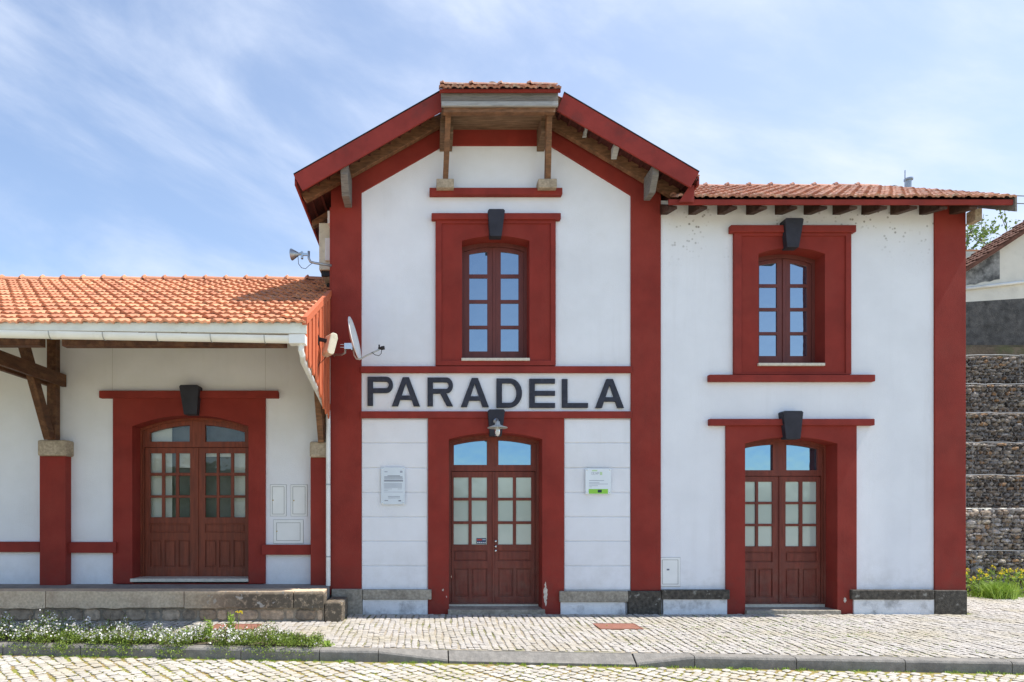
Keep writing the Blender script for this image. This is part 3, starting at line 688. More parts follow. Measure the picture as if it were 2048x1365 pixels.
# cream fascia, lining the eave
g = MB(); z0 = Z(660, 8.33)
g.add([(XW0, 8.315, Z(644, 8.3)), (X(613, 8.33), 8.315, Z(645, 8.3)), (X(613, 8.33), 8.315, Z(668, 8.33)), (XW0, 8.315, Z(650, 8.33)), (XW0, 8.345, Z(644, 8.3)), (X(613, 8.33), 8.345, Z(645, 8.3)), (X(613, 8.33), 8.345, Z(668, 8.33)), (XW0, 8.345, Z(650, 8.33))],
      [(3, 2, 1, 0), (4, 5, 6, 7), (0, 1, 5, 4), (2, 3, 7, 6), (1, 2, 6, 5), (3, 0, 4, 7)])
g.build('eave_fascia', 'cream', ST)
# gutter
gd = 8.20
gz = lambda px: Z(660 + 11.5 * px / 612, gd)
g = MB(); K = 12; r = .066; vs = []; segs = [(-9.5), X(0, gd), X(300, gd), X(604, gd)]
zs_ = [gz(VX + s * F / gd) for s in segs]
for s, z in zip(segs, zs_):
    for k in range(K + 1): an = math.pi * k / K; vs.append((s, gd + math.cos(an) * r, z - .02 - math.sin(an) * r * 1.25))
    for k in range(K + 1): an = math.pi * (K - k) / K; vs.append((s, gd + math.cos(an) * (r - .005), z - .02 - math.sin(an) * (r * 1.25 - .005)))
n2_ = 2 * K + 2
g.add(vs, [(i * n2_ + k, i * n2_ + (k + 1) % n2_, (i + 1) * n2_ + (k + 1) % n2_, (i + 1) * n2_ + k) for i in range(3) for k in range(n2_)] + [tuple(range(n2_)), tuple(3 * n2_ + k for k in range(n2_))[::-1]])
def gcol(px, w, e=.006):
    s0, s1 = X(px, gd), X(px + w, gd); z = gz(px); vs = []
    for s in (s0, s1):
        for k in range(K + 1): an = math.pi * k / K; vs.append((s, gd + math.cos(an) * (r + e), z - .02 - math.sin(an) * (r * 1.25 + e)))
        for k in range(K + 1): an = math.pi * (K - k) / K; vs.append((s, gd + math.cos(an) * (r - .001), z - .02 - math.sin(an) * (r * 1.25 - .001)))
    g.add(vs, [(k, (k + 1) % n2_, n2_ + (k + 1) % n2_, n2_ + k) for k in range(n2_)] + [tuple(range(n2_)), tuple(range(n2_, 2 * n2_))[::-1]])
gcol(104, 18, .004)
gt = g.build('gutter', 'pvc', ST, smooth=False)
for px in (102, 209, 316, 423, 530):
    g = MB(); gcol(px, 1.6, .007); g.build('gutter_clip', 'metal', gt)
g = MB()
zc_ = gz(600) - .06
g.box(X(580, gd), X(612, gd), gd - .075, gd + .075, gz(600) - .115, gz(600) - .005)
g.tube([(X(603, gd), gd, gz(600) - .09), (X(602, gd), gd, gz(600) - .19), (X(604, gd), gd + .03, gz(600) - .24), (-1.565, gd + .2, Z(722, gd + .2)), (-1.565, 10.2, Z(812, 10.2)), (X(656, 10.42), 10.42, Z(822, 10.42)), (X(656.5, 10.42), 10.42, Z(850, 10.42)), (X(656.5, 10.42), 10.42, Z(1172, 10.42))], .036, 12)
dp = g.build('downpipe', 'pvc', ST, smooth=False, bevel=0)
for py in (968, 1112):
    g = MB(); g.tube([(X(656.5, 10.42), 10.42, Z(py, 10.42)), (X(656.5, 10.42), 10.42, Z(py + 3, 10.42))], .041, 12); g.build('pipe_clip', 'metal', dp)
# purlins below the eave
g = MB(); g.box(X(128, 8.6), X(572, 8.6), 8.55, 8.68, Z(694, 8.6), Z(677, 8.6)); g.build('purlin', 'darkwood', ST)
g = MB(); g.box(XW0, X(84, 8.6), 8.55, 8.68, Z(693, 8.6), Z(676, 8.6)); g.build('purlin', 'darkwood', ST)
# canopy end boards
ex = -1.504
g = MB()
yb = [8.36 + i * (10.50 - 8.36) / 15 for i in range(16)]
ztop = lambda y: LE[1] + (y - LE[0]) * sl + .09
for i, (a, b) in enumerate(zip(yb, yb[1:])):
    zf = lambda y: 3.66 - .13 * (y - 8.36) if y < 9.2 else 3.55 - (y - 9.2) * .42 if y < 9.95 else 3.235 - (y - 9.95) * .1
    zb0 = zf(a) - (.04 if i % 2 else 0); zb1 = zf(b) - (.04 if i % 2 else 0)
    off = .016 if i % 2 else 0
    g.prism([(a + .003, zb0), ((a + b) / 2, min(zb0, zb1) - .07), (b - .003, zb1), (b - .003, ztop(b)), (a + .003, ztop(a))], ex - .035 + off, ex - .012 + off, axis='x')
g.build('end_boards', 'orangeboard', ST, bevel=.003)
g = MB(); g.add([(ex + .01, 8.30, 4.0), (ex + .01, 10.49, ztop(10.49) - .04), (ex + .01, 10.49, ztop(10.49) + .05), (ex + .01, 8.30, 4.10), (ex - .05, 8.30, 4.0), (ex - .05, 10.49, ztop(10.49) - .04), (ex - .05, 10.49, ztop(10.49) + .05), (ex - .05, 8.30, 4.10)],
               [(0, 1, 2, 3), (7, 6, 5, 4), (0, 4, 5, 1), (1, 5, 6, 2), (2, 6, 7, 3), (3, 7, 4, 0)]); g.build('verge_board', 'orangeboard', ST)
# --- left wing wall
LY = 10.70; LD = 11.06
lo = opening(X(265, LY), X(497, LY), .42, Z(853, LY), Z(831, LY))
g = MB(); g.prism(rect(-11, -1.49, 0, 5.03), LY + .03, LY + .33, [grow(lo, .03)]); g.box(-11, -1.5, 17.0, 17.25, 0, 4.1); g.prism([(11, 0), (17, 0), (17, 4.0), (12.78, 6.1), (11, 5.2)], -11, -10.8, axis='x'); g.build('wall', 'white', ST)
g = MB(); g.prism(prect(226, 531, 795, 1168, LY), LY - .01, LD - .02, [lo]); g.build('door_surround', 'red', ST, bevel=.006)
g = MB(); d = LY - .06; g.box(X(197.5, d), X(556, d), d, LY + .05, Z(796, d), Z(781.5, d)); g.build('door_head', 'redtrim', ST, bevel=.01)
keystone(358, 397, 367, 393, 770, 829, LY, .16)
cl = [[(301, 324), (330, 352), (358, 380.5)], [(411, 433.5), (439, 462), (468, 490.5)]]
d3 = door((X(265, LY), X(497, LY), .50, Z(853, LY), Z(831, LY)), LD, LY, 395.5, (884, 895.5, .115), [(301, 380.5), (411, 490.5)], cl,
          [(907, 946), (952, 991), (996, 1035)], (1048, 1065.5), (1081, 1134.5), 1157.5, 'doorL', 'clear', None, 'clear')
d3['label'] = 'wide door on the loading platform, three panes across each leaf'
g = MB(); g.box(X(261.5, LY), X(497, LY), LY - .03, LD + .05, Z(1164, LY), Z(1157.5, LY)); g.build('threshold', 'stonesill', d3, bevel=.004)
# what hangs behind the clear panes
def blind(a, b, t, bt, dd, mat, nm='blind'):
    g = MB(); g.box(X(a, dd), X(b, dd), dd, dd + .01, Z(bt, dd), Z(t, dd)); return g.build(nm, mat, d3)
bd = LD + .12
blind(280, 344, 840, 1040, bd, 'blind'); blind(352, 385, 903, 936, bd, 'blind'); blind(405, 500, 903, 914, bd, 'blind'); blind(467, 500, 914, 1040, bd, 'blind')
g = MB(); g.box(X(255, LD + .5), X(510, LD + .5), LD + .20, LD + .22, .4, 3.3); g.build('interior_screen', 'grey_int', d3)
g = MB(); g.box(-5.2, -2.3, LY + .34, 15.0, .40, .45); g.build('interior_floor', 'grey_int', ST)
# pilasters with stone capitals and timber posts
for (a, b, c0, c1, t, pb) in ((79, 131, 74, 131.5, 880, 1166), (621, 652.5, 619, 654, 883, 1170)):
    dd = LY - .14
    g = MB(); g.box(X(a, dd), X(b, dd), dd, LY + .05, .44, Z(t + 32, dd)); g.build('pilaster', 'red', ST, bevel=.006)
    d2_ = LY - .22; g = MB(); g.box(X(c0, d2_), X(c1, d2_), d2_, LY + .05, Z(t + 32, d2_), Z(t, d2_)); g.build('capital', 'granitelight', ST, bevel=.03)
# dado bands
dd = LY - .02
for (a, b, t, bt) in ((-600, 79, 1084, 1104.5), (131, 232, 1084.5, 1106), (523.5, 621, 1090, 1110)):
    g = MB(); g.box(X(a, dd - .03), X(b, dd - .03), dd - .035, LY + .05, Z(bt, dd), Z(t, dd)); g.build('dado_band', 'redtrim', ST, bevel=.006)
# panel joints in the plaster
g = MB()
for px in (225, 531): g.box(X(px, LY + .03) - .0018, X(px, LY + .03) + .0018, LY + .0275, LY + .035, Z(781, LY), 4.9)
g.build('plaster_joint', 'plasticgrey', ST)
hatch(541, 572.5, 970, 1032.5, LY + .03, (546.5, 1001)); hatch(582, 614.5, 970, 1032.5, LY + .03, (588, 1001.5)); hatch(547.5, 606.5, 1040, 1087.5, LY + .03, (554, 1063))
# timber brackets: post, brace, double tie beam towards the eave
def bracket(x, post=True):
    if post:
        g = MB(); g.box(x - .07, x + .07, 10.50, 10.64, Z(880), 4.95); g.build('timber_post', 'darkwood', ST, bevel=.006)
    g = MB(); g.beam((x, 10.46, 2.80), (x, 9.60, 4.50), .11, .15, (0, 1, 0)); g.build('timber_brace', 'darkwood', ST, bevel=.006)
    for s in (-1, 1):
        g = MB(); g.box(x + s * .105 - .035, x + s * .105 + .035, 8.75, 10.70, 3.66, 3.86); g.build('tie_beam', 'darkwood', ST, bevel=.006)
    g = MB(); g.box(x - .07, x + .07, 8.74, 8.88, 3.60, 4.12); g.build('timber_post', 'darkwood', ST, bevel=.006)
bracket(X(102, 10.5))
xb = X(643, 10.5)
g = MB(); g.beam((xb, 10.50, 2.76), (xb, 9.55, 4.50), .09, .14, (0, 1, 0)); g.build('timber_brace', 'wood', ST, bevel=.006)
g = MB(); g.box(xb - .05, xb + .05, 10.52, 10.64, 2.76, 4.95); g.build('timber_post', 'wood', ST, bevel=.006)

# --- main roof
BD = 9.90
for pts in ([(587, 350), (885, 181), (888, 219), (605, 381)], [(1128, 186), (1398.5, 345), (1381.5, 375), (1114, 221)]):
    g = MB(); g.prism([(X(a, BD), Z(b, BD)) for a, b in pts], BD, BD + .035); g.build('barge_board', 'barge', ST, bevel=.006)
    s_ = 1 if pts[0][0] > 1000 else -1
for s in (-1, 1):     # metal capping on the barge boards
    g = MB()
    x0, x1 = (X(587, BD), X(879, BD)) if s < 0 else (X(1398.5, BD), X(1128, BD))
    z0, z1 = (Z(350, BD), Z(184, BD)) if s < 0 else (Z(345, BD), Z(186, BD))
    g.add([(x0, BD - .012, z0 + .006), (x1, BD - .012, z1 + .006), (x1, BD + .08, z1 + .006), (x0, BD + .08, z0 + .006), (x0, BD - .012, z0 + .014), (x1, BD - .012, z1 + .014), (x1, BD + .08, z1 + .014), (x0, BD + .08, z0 + .014)],
          [(0, 3, 2, 1), (4, 5, 6, 7), (0, 1, 5, 4), (2, 3, 7, 6), (0, 4, 7, 3), (1, 2, 6, 5)])
    g.build('verge_capping', 'key', ST)
YB = 17.6
roofs = []
for s in (-1, 1):
    xe = 1.09 + s * 3.05; ze = rt(xe)
    g = MB(); L_ = math.hypot(3.05, .585 * 3.05)
    # main slopes start behind the barge board; their top part starts behind the cut gable
    if s < 0: tiles(g, (xe, YB, ze - .05), (0, -1, 0), (1, 0, .585), YB - BD - .06, L_ * .69, .24, .36)
    else: tiles(g, (xe, BD + .06, ze - .05), (0, 1, 0), (-1, 0, .585), YB - BD - .06, L_ * .69, .24, .36)
    xt = 1.09 + s * 3.05 * .31; zt = rt(xt)
    if s < 0: tiles(g, (xt, YB, zt - .05), (0, -1, 0), (1, 0, .585), YB - 10.75, L_ * .31, .24, .36)
    else: tiles(g, (xt, 10.75, zt - .05), (0, 1, 0), (-1, 0, .585), YB - 10.75, L_ * .31, .24, .36)
    o = g.build('roof', 'tileold', ST); roofs.append(o)
    # boarding below the tiles
    g = MB(); x2 = 1.09 + s * .97
    vs = []
    for (x, y) in ((xe, BD + .04), (x2, BD + .04), (x2, YB), (xe, YB)):
        vs.append((x, y, rt(x) - .07))
    vs += [(v[0], v[1], v[2] - .03) for v in vs]
    f = [(0, 1, 2, 3), (7, 6, 5, 4), (0, 4, 5, 1), (1, 5, 6, 2), (2, 6, 7, 3), (3, 7, 4, 0)]
    g.add(vs, f)
    vs = []
    for (x, y) in ((x2, 10.6), (1.09, 10.6), (1.09, YB), (x2, YB)): vs.append((x, y, rt(x) - .07))
    vs += [(v[0], v[1], v[2] - .03) for v in vs]
    g.add(vs, f); g.build('roof_boards', 'redwood', ST)
    # battens and counter boards seen from below
    g = MB(); k = .12
    while k < 2.9:
        x = 1.09 + s * (3.05 - k)
        if abs(x - 1.09) > 1.0: g.box(x - .02, x + .02, BD + .045, 10.48 if -1.5 < x < 3.78 else YB - .2, rt(x) - .135, rt(x) - .101)
        k += .16
    g.build('battens', 'redwood', ST)
    # rafter laid along the gable wall
    pts = [(598, 384), (881, 226), (881, 251), (612, 402)] if s < 0 else [(1112, 228), (1396, 376), (1388, 393), (1111, 250)]
    rd = 10.34
    if s > 0: pts = [(1103, 224), (1372, 377), (1356, 400), (1103, 252)]
    g = MB(); g.prism([(X(a, rd), Z(b, rd)) for a, b in pts], rd, rd + .10); g.build('rafter', 'wood', ST, bevel=.005)
    for yy in (11.2, 12.1):
        g = MB(); g.prism([(X(a, rd), Z(b, rd)) for a, b in pts] if False else [(xe + (-s) * .03, rt(xe) - .14), (xe - s * .03, rt(xe) - .26), (xe - s * .62, rt(xe - s * .62) - .26), (xe - s * .62, rt(xe - s * .62) - .14)], yy, yy + .1); g.build('rafter', 'wood', ST)
    # eave board
    g = MB(); g.box(xe - .015, xe + .015, BD + .04, YB, ze - .16, ze - .035); g.build('eave_fascia', 'redtrim', ST)
# purlin ends
def purlin(px0, px1, t, b, d0, mat, depth=.62):
    g = MB(); x0, x1 = X(px0, d0), X(px1, d0); zt, zb = Z(t, d0), Z(b, d0); zm = (zt + zb) / 2
    g.prism([(d0, zt), (d0, zm + .04), (d0 + .16, zb), (d0 + depth, zb), (d0 + depth, zt)], x0, x1, axis='x'); return g.build('purlin_end', mat, ST, bevel=.006)
purlin(681, 696, 325, 383, 9.96, 'greywood'); purlin(1305, 1318, 331, 377, 9.96, 'greywood', .40); purlin(1228, 1239, 288, 308, 10.0, 'palewood', .16); purlin(1170, 1177, 256, 264, 10.05, 'palewood', .12)
g = MB(); ridge(g, (1.09, 10.7, rt(1.09) - .0), (1.09, YB, rt(1.09) - .0)); g.build('ridge_tiles', 'tileold', roofs[0])
# --- cut gable: boxed eave, soffit, props and tiles
HD = 9.74
g = MB(); g.box(X(882, HD), X(1116.5, HD), HD, HD + .035, Z(204, HD), Z(180, HD)); g.build('eave_board', 'greywood', ST, bevel=.004)
g = MB(); g.box(X(883, HD), X(1116, HD), HD - .012, HD + .03, Z(213, HD), Z(204, HD)); g.build('eave_board', 'palewood', ST, bevel=.004)
g = MB(); g.box(X(886, HD) + .01, X(1113, HD) - .01, HD + .035, HD + .12, Z(222, HD), Z(212, HD)); g.build('edge_beam', 'wood', ST, bevel=.004)
g = MB()
for k in range(5):
    y0 = HD + .12 + k * .135; y1 = y0 + .13; zt = 7.66 + .02 * k
    g.box(X(884, HD), X(1112, HD), y0, y1, zt, zt + .02)
g.build('soffit_boards', 'woodx', ST, bevel=.003)
g = MB(); g.add([(X(883, HD), HD + .03, 7.70), (X(1115, HD), HD + .03, 7.70), (X(1115, HD), 10.8, 7.80), (X(883, HD), 10.8, 7.80), (X(883, HD), HD + .03, 7.86), (X(1115, HD), HD + .03, 7.86), (X(1115, HD), 10.8, 8.34), (X(883, HD), 10.8, 8.34)],
               [(0, 3, 2, 1), (4, 5, 6, 7), (0, 1, 5, 4), (1, 2, 6, 5), (2, 3, 7, 6), (3, 0, 4, 7)]); g.build('eave_box', 'greywood', ST)
g = MB(); tiles(g, (X(879, 9.66), 9.66, Z(180, 9.66)), (1, 0, 0), (0, 1, .62), X(1123, 9.66) - X(879, 9.66), .82, .19, .30)
jr = g.build('roof', 'tileold', ST, label='small tiled hip over the cut gable end')
g = MB(); ridge(g, (X(884, 9.95), 10.05, 8.13), (X(1118, 9.95), 10.05, 8.13), .055, .36); g.build('ridge_tiles', 'tileold', jr)
g = MB(); g.box(X(879, 9.66), X(1122, 9.66), 9.68, 9.71, Z(184, 9.68), Z(178.5, 9.68)); g.build('drip_board', 'redtrim', ST)
for (bx0, bx1, fx, tx) in ((873, 908, 891, 897), (1077, 1114, 1095, 1098)):
    d = 10.32
    g = MB(); g.box(X(bx0, d), X(bx1, d), d, WY, Z(375.5, d), Z(357.5, d)); g.build('corbel', 'granitelight', ST, bevel=.008)
    g = MB(); g.beam((X(fx, 10.40), 10.40, Z(358, 10.4)), (X(tx, 9.92), 9.92, Z(216, 9.92)), .085, .11, (0, 1, 0)); g.build('timber_prop', 'wood', ST, bevel=.006)
    s = -1 if bx0 < 1000 else 1
    x = X(893 if s < 0 else 1088, 10.2); 
    g = MB(); g.prism([(10.10, 7.70), (10.10, 7.46), (10.52, 7.40), (10.52, 7.78)], x - .10 if s < 0 else x - .06, x + .10 if s < 0 else x + .06, axis='x'); g.build('bearer', 'woodx', ST, bevel=.006)

# --- right block roof: eave y=10.05 z=6.40, ridge y=13.15
RE = (10.05, Z(398, 10.05)); RS = .542; RR = (13.15, RE[1] + 3.10 * RS); X0, X1 = 3.86, X(2033, 10.05)
g = MB(); tiles(g, (X0, RE[0], RE[1]), (1, 0, 0), (0, 1, RS), X1 - X0, math.hypot(3.1, 3.1 * RS), .205, .335)
rr = g.build('roof', 'tileold', ST, label='weathered tiled roof of the right block')
g = MB(); tiles(g, (X1, 16.25, RE[1]), (-1, 0, 0), (0, -1, RS), X1 - X0, math.hypot(3.1, 3.1 * RS), .41, .5); g.build('roof', 'tileold', ST)
g = MB(); ridge(g, (X0, RR[0], RR[1] - .02), (X1, RR[0], RR[1] - .02), .085, .40); g.build('ridge_tiles', 'tileold', rr)
g = MB(); slab(g, X0, X1 - .03, RE[0] + .03, RE[1] + .01, RR[0], RR[1]); slab(g, X0, X1 - .03, 16.2, RE[1] + .01, RR[0], RR[1]); g.build('roof_boards', 'redwood', ST)
g = MB(); g.box(X(1338, 10.05), X1 - .04, RE[0] + .01, RE[0] + .04, Z(409.5, 10.06), Z(399, 10.06)); g.build('eave_fascia', 'redtrim', ST, bevel=.004)
for k in range(12):
    pc = 1346 + k * 60.0
    if k == 11: break
    w_ = .125
    x = X(pc, 10.12)
    g = MB(); zt = RE[1] - .085
    g.prism([(RE[0] + .06, zt), (RE[0] + .06, zt - .045), (10.60, zt - .07 + .14), (10.60, zt + .26)], x - w_ / 2, x + w_ / 2, axis='x')
    g.build('rafter_end', 'rafterwood', ST, bevel=.006)
g = MB(); g.add([(X1 - .03, 10.04, RE[1] - .20), (X1 - .03, 13.15, RR[1] - .20), (X1 - .03, 13.15, RR[1] + .03), (X1 - .03, 10.04, RE[1] + .05), (X1, 10.04, RE[1] - .20), (X1, 13.15, RR[1] - .20), (X1, 13.15, RR[1] + .03), (X1, 10.04, RE[1] + .05)],
               [(0, 1, 2, 3), (7, 6, 5, 4), (0, 4, 5, 1), (1, 5, 6, 2), (2, 6, 7, 3), (3, 7, 4, 0)]); g.build('verge_board', 'greywood', ST)
g = MB(); g.box(XR, X(1967, 10.3), 10.32, 10.5, Z(440, 10.3), Z(415, 10.3)); g.build('purlin_end', 'granitelight', ST, bevel=.01)
# flashing where the right roof meets the gable
g = MB(); g.prism([(X(1358, 10.0), Z(404, 10.0)), (X(1388, 10.0), Z(404, 10.0)), (X(1388, 10.0), Z(372, 10.0)), (X(1379, 10.0), Z(372, 10.0))], 9.99, 10.02); g.build('flashing', 'redtrim', ST)
# roof vent hump, flue and mast
g = MB(); d = 13.4; g.lathe((X(1787, d), d, RR[1] - .05), [(.20, 0), (.17, .10), (.06, .21), (.0, .23)], n=12); g.build('roof_vent', 'key', rr)
fl = MB(); fl.tube([(X(1817, 13.9), 13.9, 7.7), (X(1817, 13.9), 13.9, Z(361, 13.9))], .055, 12); fl.lathe((X(1817, 13.9), 13.9, Z(361, 13.9)), [(.05, -.01), (.085, 0), (.085, .035), (0, .05)], n=12)
fl.build('flue_pipe', 'metal', rr)
g = MB(); g.tube([(X(1810, 13.8), 13.8, 7.7), (X(1810, 13.8), 13.8, Z(341, 13.8))], [.014, .010], 6); g.build('roof_mast', 'metal', rr)

# ------------------------------------------------------------------ station name
SG = empty('station_name_sign', (1.12, 10.5, Z(816)), 'raised dark capital letters spelling PARADELA on the white band above the middle door', 'sign')
LW, LH = 0.408, .464
def letter(ch, a, b, t, bt):
    x0, x1, z0, z1 = X(a), X(b), Z(bt), Z(t); w = x1 - x0; h = z1 - z0; s = .088
    P = lambda l: [(x0 + p * w, z0 + q * h) for p, q in l]
    def ell(cx_, cz, rx, rz, a0, a1, n=14): return [(cx_ + rx * math.cos(R(a0 + (a1 - a0) * i / n)), cz + rz * math.sin(R(a0 + (a1 - a0) * i / n))) for i in range(n + 1)]
    sx, sz = s / w, .165
    holes = []
    if ch == 'A':
        # outer legs with a crossbar; the notch below the bar is part of the outline
        lw = .225; tx = .11; bz0, bz1 = .235, .375
        def inner(z): return (lw + (0.5 - lw) * 0 + (z) * (.5 - tx) ) 
        li = lambda z: lw + z * (.5 - lw) / .80
        out = [(0, 0), (lw, 0), (li(.22), .22), (1 - li(.22), .22), (1 - lw, 0), (1, 0), (.5 + tx, 1), (.5 - tx, 1)]
        holes = [[(li(.37), .37), (1 - li(.37), .37), (.5, .80)]]
    elif ch in 'PR':
        lowb = .44; ry = (1 - lowb) / 2; cz = lowb + ry
        outer = ell(1 - .27, cz, .27, ry, -90, 90)
        if ch == 'P': out = [(0, 0), (sx, 0), (sx, lowb)] + outer + [(0, 1)]
        else: out = [(0, 0), (sx, 0), (sx, lowb), (.50, lowb), (.76, 0), (1.0, 0), (.735, lowb + .02)] + outer[2:] + [(0, 1)]
        holes = [[(sx, lowb + sz)] + ell(1 - .27, cz, .27 - sx * .78, ry - sz, -90, 90) + [(sx, 1 - sz)]]
    elif ch == 'D':
        out = [(0, 0)] + ell(.52, .5, .48, .5, -90, 90, 20) + [(0, 1)]
        holes = [[(sx, sz)] + ell(.52, .5, .48 - sx, .5 - sz, -90, 90, 20) + [(sx, 1 - sz)]]
    elif ch == 'E':
        m0, m1 = .5 - sz / 2, .5 + sz / 2
        out = [(0, 0), (1, 0), (1, sz), (sx, sz), (sx, m0), (1, m0), (1, m1), (sx, m1), (sx, 1 - sz), (1, 1 - sz), (1, 1), (0, 1)]
    elif ch == 'L': out = [(0, 0), (1, 0), (1, sz), (sx, sz), (sx, 1), (0, 1)]
    g = MB(); g.prism(P(out), WY - .040, WY + .01, [P(h_) for h_ in holes]); return g.build('letter', 'letter', SG, bevel=.003)
for ch, a, b, t, bt in (('P', 735, 786, 754, 812), ('A', 783.5, 840, 755, 813), ('R', 855, 906, 755.5, 813), ('A', 921.5, 977.6, 756.5, 814.5), ('D', 993, 1044, 757.5, 815.7), ('E', 1058.7, 1110, 758, 816), ('L', 1124, 1176, 758.5, 816), ('A', 1190.8, 1248, 758.5, 816.5)):
    letter(ch, a, b, t, bt)

# ------------------------------------------------------------------ things on the walls
def plaque(nm, label, a, b, t, bt, mat):
    d = 10.49
    e = empty(nm, (X((a + b) / 2, d), d, Z(bt, d)), label, 'plaque')
    g = MB(); g.box(X(a, d), X(b, d), d - .012, d - .004, Z(bt, d), Z(t, d)); g.build('panel', mat, e, bevel=.002)
    g = MB()
    for px in (a + 3, b - 3):
        for py in (t + 3, bt - 3): g.lathe((X(px, d), d, Z(py, d)), [(0, -.018), (.010, -.017), (.010, .022)], (0, 1, 0), 10)
    g.build('fixing_bolt', 'steel', e); return e, d - .0135
pl, d = plaque('information_plaque', 'tall pale glass plaque with small printed lines, left of the middle door', 762, 810, 935, 1009.5, 'plaque')
def bars(par, d, lst, mat, nm='print'):
    g = MB()
    for (a, b, t, bt) in lst: g.box(X(a, d), X(b, d), d, d + .001, Z(bt, d), Z(t, d))
    return g.build(nm, mat, par)
rows = [(775, 800, 951.5, 952.6), (768.5, 805, 953.8, 955.2), (768.5, 806, 956.8, 957.6), (768, 806, 960, 961.3), (768, 806, 962, 963.3)]
bars(pl, d, rows + [(776, 800, 993, 993.7), (776, 800, 996, 996.7), (769, 776, 1001.2, 1002.4), (797, 802, 1000.8, 1003.2)], 'ink')
bars(pl, d, [(768, 804, 967 + 2.1 * k, 967.8 + 2.1 * k) for k in range(5)] + [(768, 784, 978, 978.7), (768, 776, 981, 981.7), (795, 804, 978, 978.7), (768, 806, 984.3, 985), (769, 775, 943, 945), (800, 805, 942, 946)], 'inkpale')
pl2, d = plaque('information_plaque', 'small square pale plaque with a green strip along its bottom, right of the middle door', 1170.5, 1222, 937.5, 989, 'plaque2')
bars(pl2, d, [(1177.5, 1216, 978.5, 988)], 'green'); bars(pl2, d - .0012, [(1195.5, 1203.5, 980, 985.6)], 'darkgreen')
bars(pl2, d, [(1184, 1194.5, 940.5, 943), (1200, 1204.5, 944.5, 950.5)], 'palegreen')
g = MB()
def tstroke(pts, w=.5):
    for (a, b), (c, e_) in zip(pts, pts[1:]): g.beam((X(a, d), d, Z(b, d)), (X(c, d), d, Z(e_, d)), .001, w * .008, (0, 0, 1) if abs(c - a) > .01 else (1, 0, 0))
tstroke([(1186, 945), (1183, 945), (1183, 949.5), (1186, 949.5), (1186, 945)]); tstroke([(1190, 945), (1187.2, 945), (1187.2, 949.5), (1190, 949.5)]); tstroke([(1191.4, 949.5), (1191.4, 945), (1194, 949.5), (1194, 945)]); tstroke([(1195.4, 949.5), (1195.4, 945), (1198, 945), (1198, 947.3), (1195.4, 947.3)])
g.build('lettering', 'inkpale', pl2)
bars(pl2, d, [(1178, 1208, 961, 962.2), (1178, 1199, 965.5, 966.5), (1178, 1216, 968, 969), (1178, 1196, 971.5, 972.3), (1178, 1184, 974, 974.7)], 'inkpale')
# wall lamp
lx, ld = X(995, 10.15), 10.15
LP = empty('wall_lamp', (lx, 10.36, Z(874, 10.2)), 'grey metal wall lamp with a flat round shade and clear glass on the middle keystone', 'lamp')
g = MB(); g.tube([(lx, 10.37, Z(842, 10.3)), (lx, 10.25, Z(838, 10.2)), (lx, ld, Z(843, ld)), (lx, ld, Z(850, ld))], .014, 10); g.lathe((lx, 10.375, Z(842, 10.36)), [(0, -.02), (.035, -.018), (.045, .012)], (0, 1, 0), 16); g.build('lamp_arm', 'metal', LP, smooth=True)
g = MB(); z0 = Z(856, ld); g.lathe((lx, ld, z0), [(0, .10), (.035, .095), (.042, .05), (.06, .038), (.150, .006), (.158, -.004), (.150, -.004), (.05, .026), (.0, .028)], n=32); g.build('lamp_shade', 'plasticgrey', LP, smooth=True)
g = MB(); g.lathe((lx, ld, z0), [(.036, .01), (.042, -.03), (.042, -.09), (.030, -.125), (.0, -.138)], n=24); g.build('lamp_glass', 'bulb', LP, smooth=True)

# satellite dish
dd = 9.95
DC = Vector((X(710.5, dd), dd, Z(677, dd))); DN = Vector((.965, -.10, .215)).normalized()
SD = empty('satellite_dish', (X(666, 10.4), 10.4, Z(715, 10.4)), 'round grey satellite dish bracketed to the corner left of the station name', 'satellite dish')
g = MB()
U = DN.cross(Vector((0, 1, 0))).normalized(); V = DN.cross(U); prof = []
K = 36; vs = [tuple(DC - DN * .06)]; fs = []
for j in range(1, 7):
    rr_ = .325 * j / 6
    for k in range(K): a = 2 * math.pi * k / K; vs.append(tuple(DC + (U * math.cos(a) * 1.0 + V * math.sin(a) * .92) * rr_ - DN * (.06 * (1 - (j / 6) ** 2))))
for k in range(K): a = 2 * math.pi * k / K; vs.append(tuple(DC + (U * math.cos(a) + V * math.sin(a) * .92) * .333 - DN * .012))
for k in range(K): fs.append((0, 1 + k, 1 + (k + 1) % K))
for j in range(6):
    for k in range(K): fs.append((1 + j * K + k, 1 + (j + 1) * K + k, 1 + (j + 1) * K + (k + 1) % K, 1 + j * K + (k + 1) % K))
g.add(vs, fs); ds = g.build('reflector', 'pvc', SD, smooth=True)
so_ = ds.modifiers.new('thick', 'SOLIDIFY'); so_.thickness = .008
g = MB(); pa = DC - DN * .055; 
g.tube([(X(666, 10.4), 10.47, Z(710, 10.4)), (X(670, 10.2), 10.2, Z(710, 10.2)), (X(683, 10.0), 10.0, Z(710, 10.0)), (X(690, dd), dd, Z(706, dd)), (X(690.5, dd), dd, Z(692, dd))], .018, 12)
g.build('mount_pipe', 'metal', SD, smooth=True)
g = MB(); g.box(X(689, dd), X(704, dd), dd - .05, dd + .05, Z(700, dd), Z(688, dd)); g.box(X(703, dd), X(706, dd), dd - .06, dd + .06, Z(702, dd), Z(678, dd))
for py in (690.5, 696): g.tube([(X(681, dd), dd - .03, Z(py, dd)), (X(690, dd), dd - .03, Z(py, dd))], .005, 6)
g.build('clamp', 'steel', SD, bevel=.004)
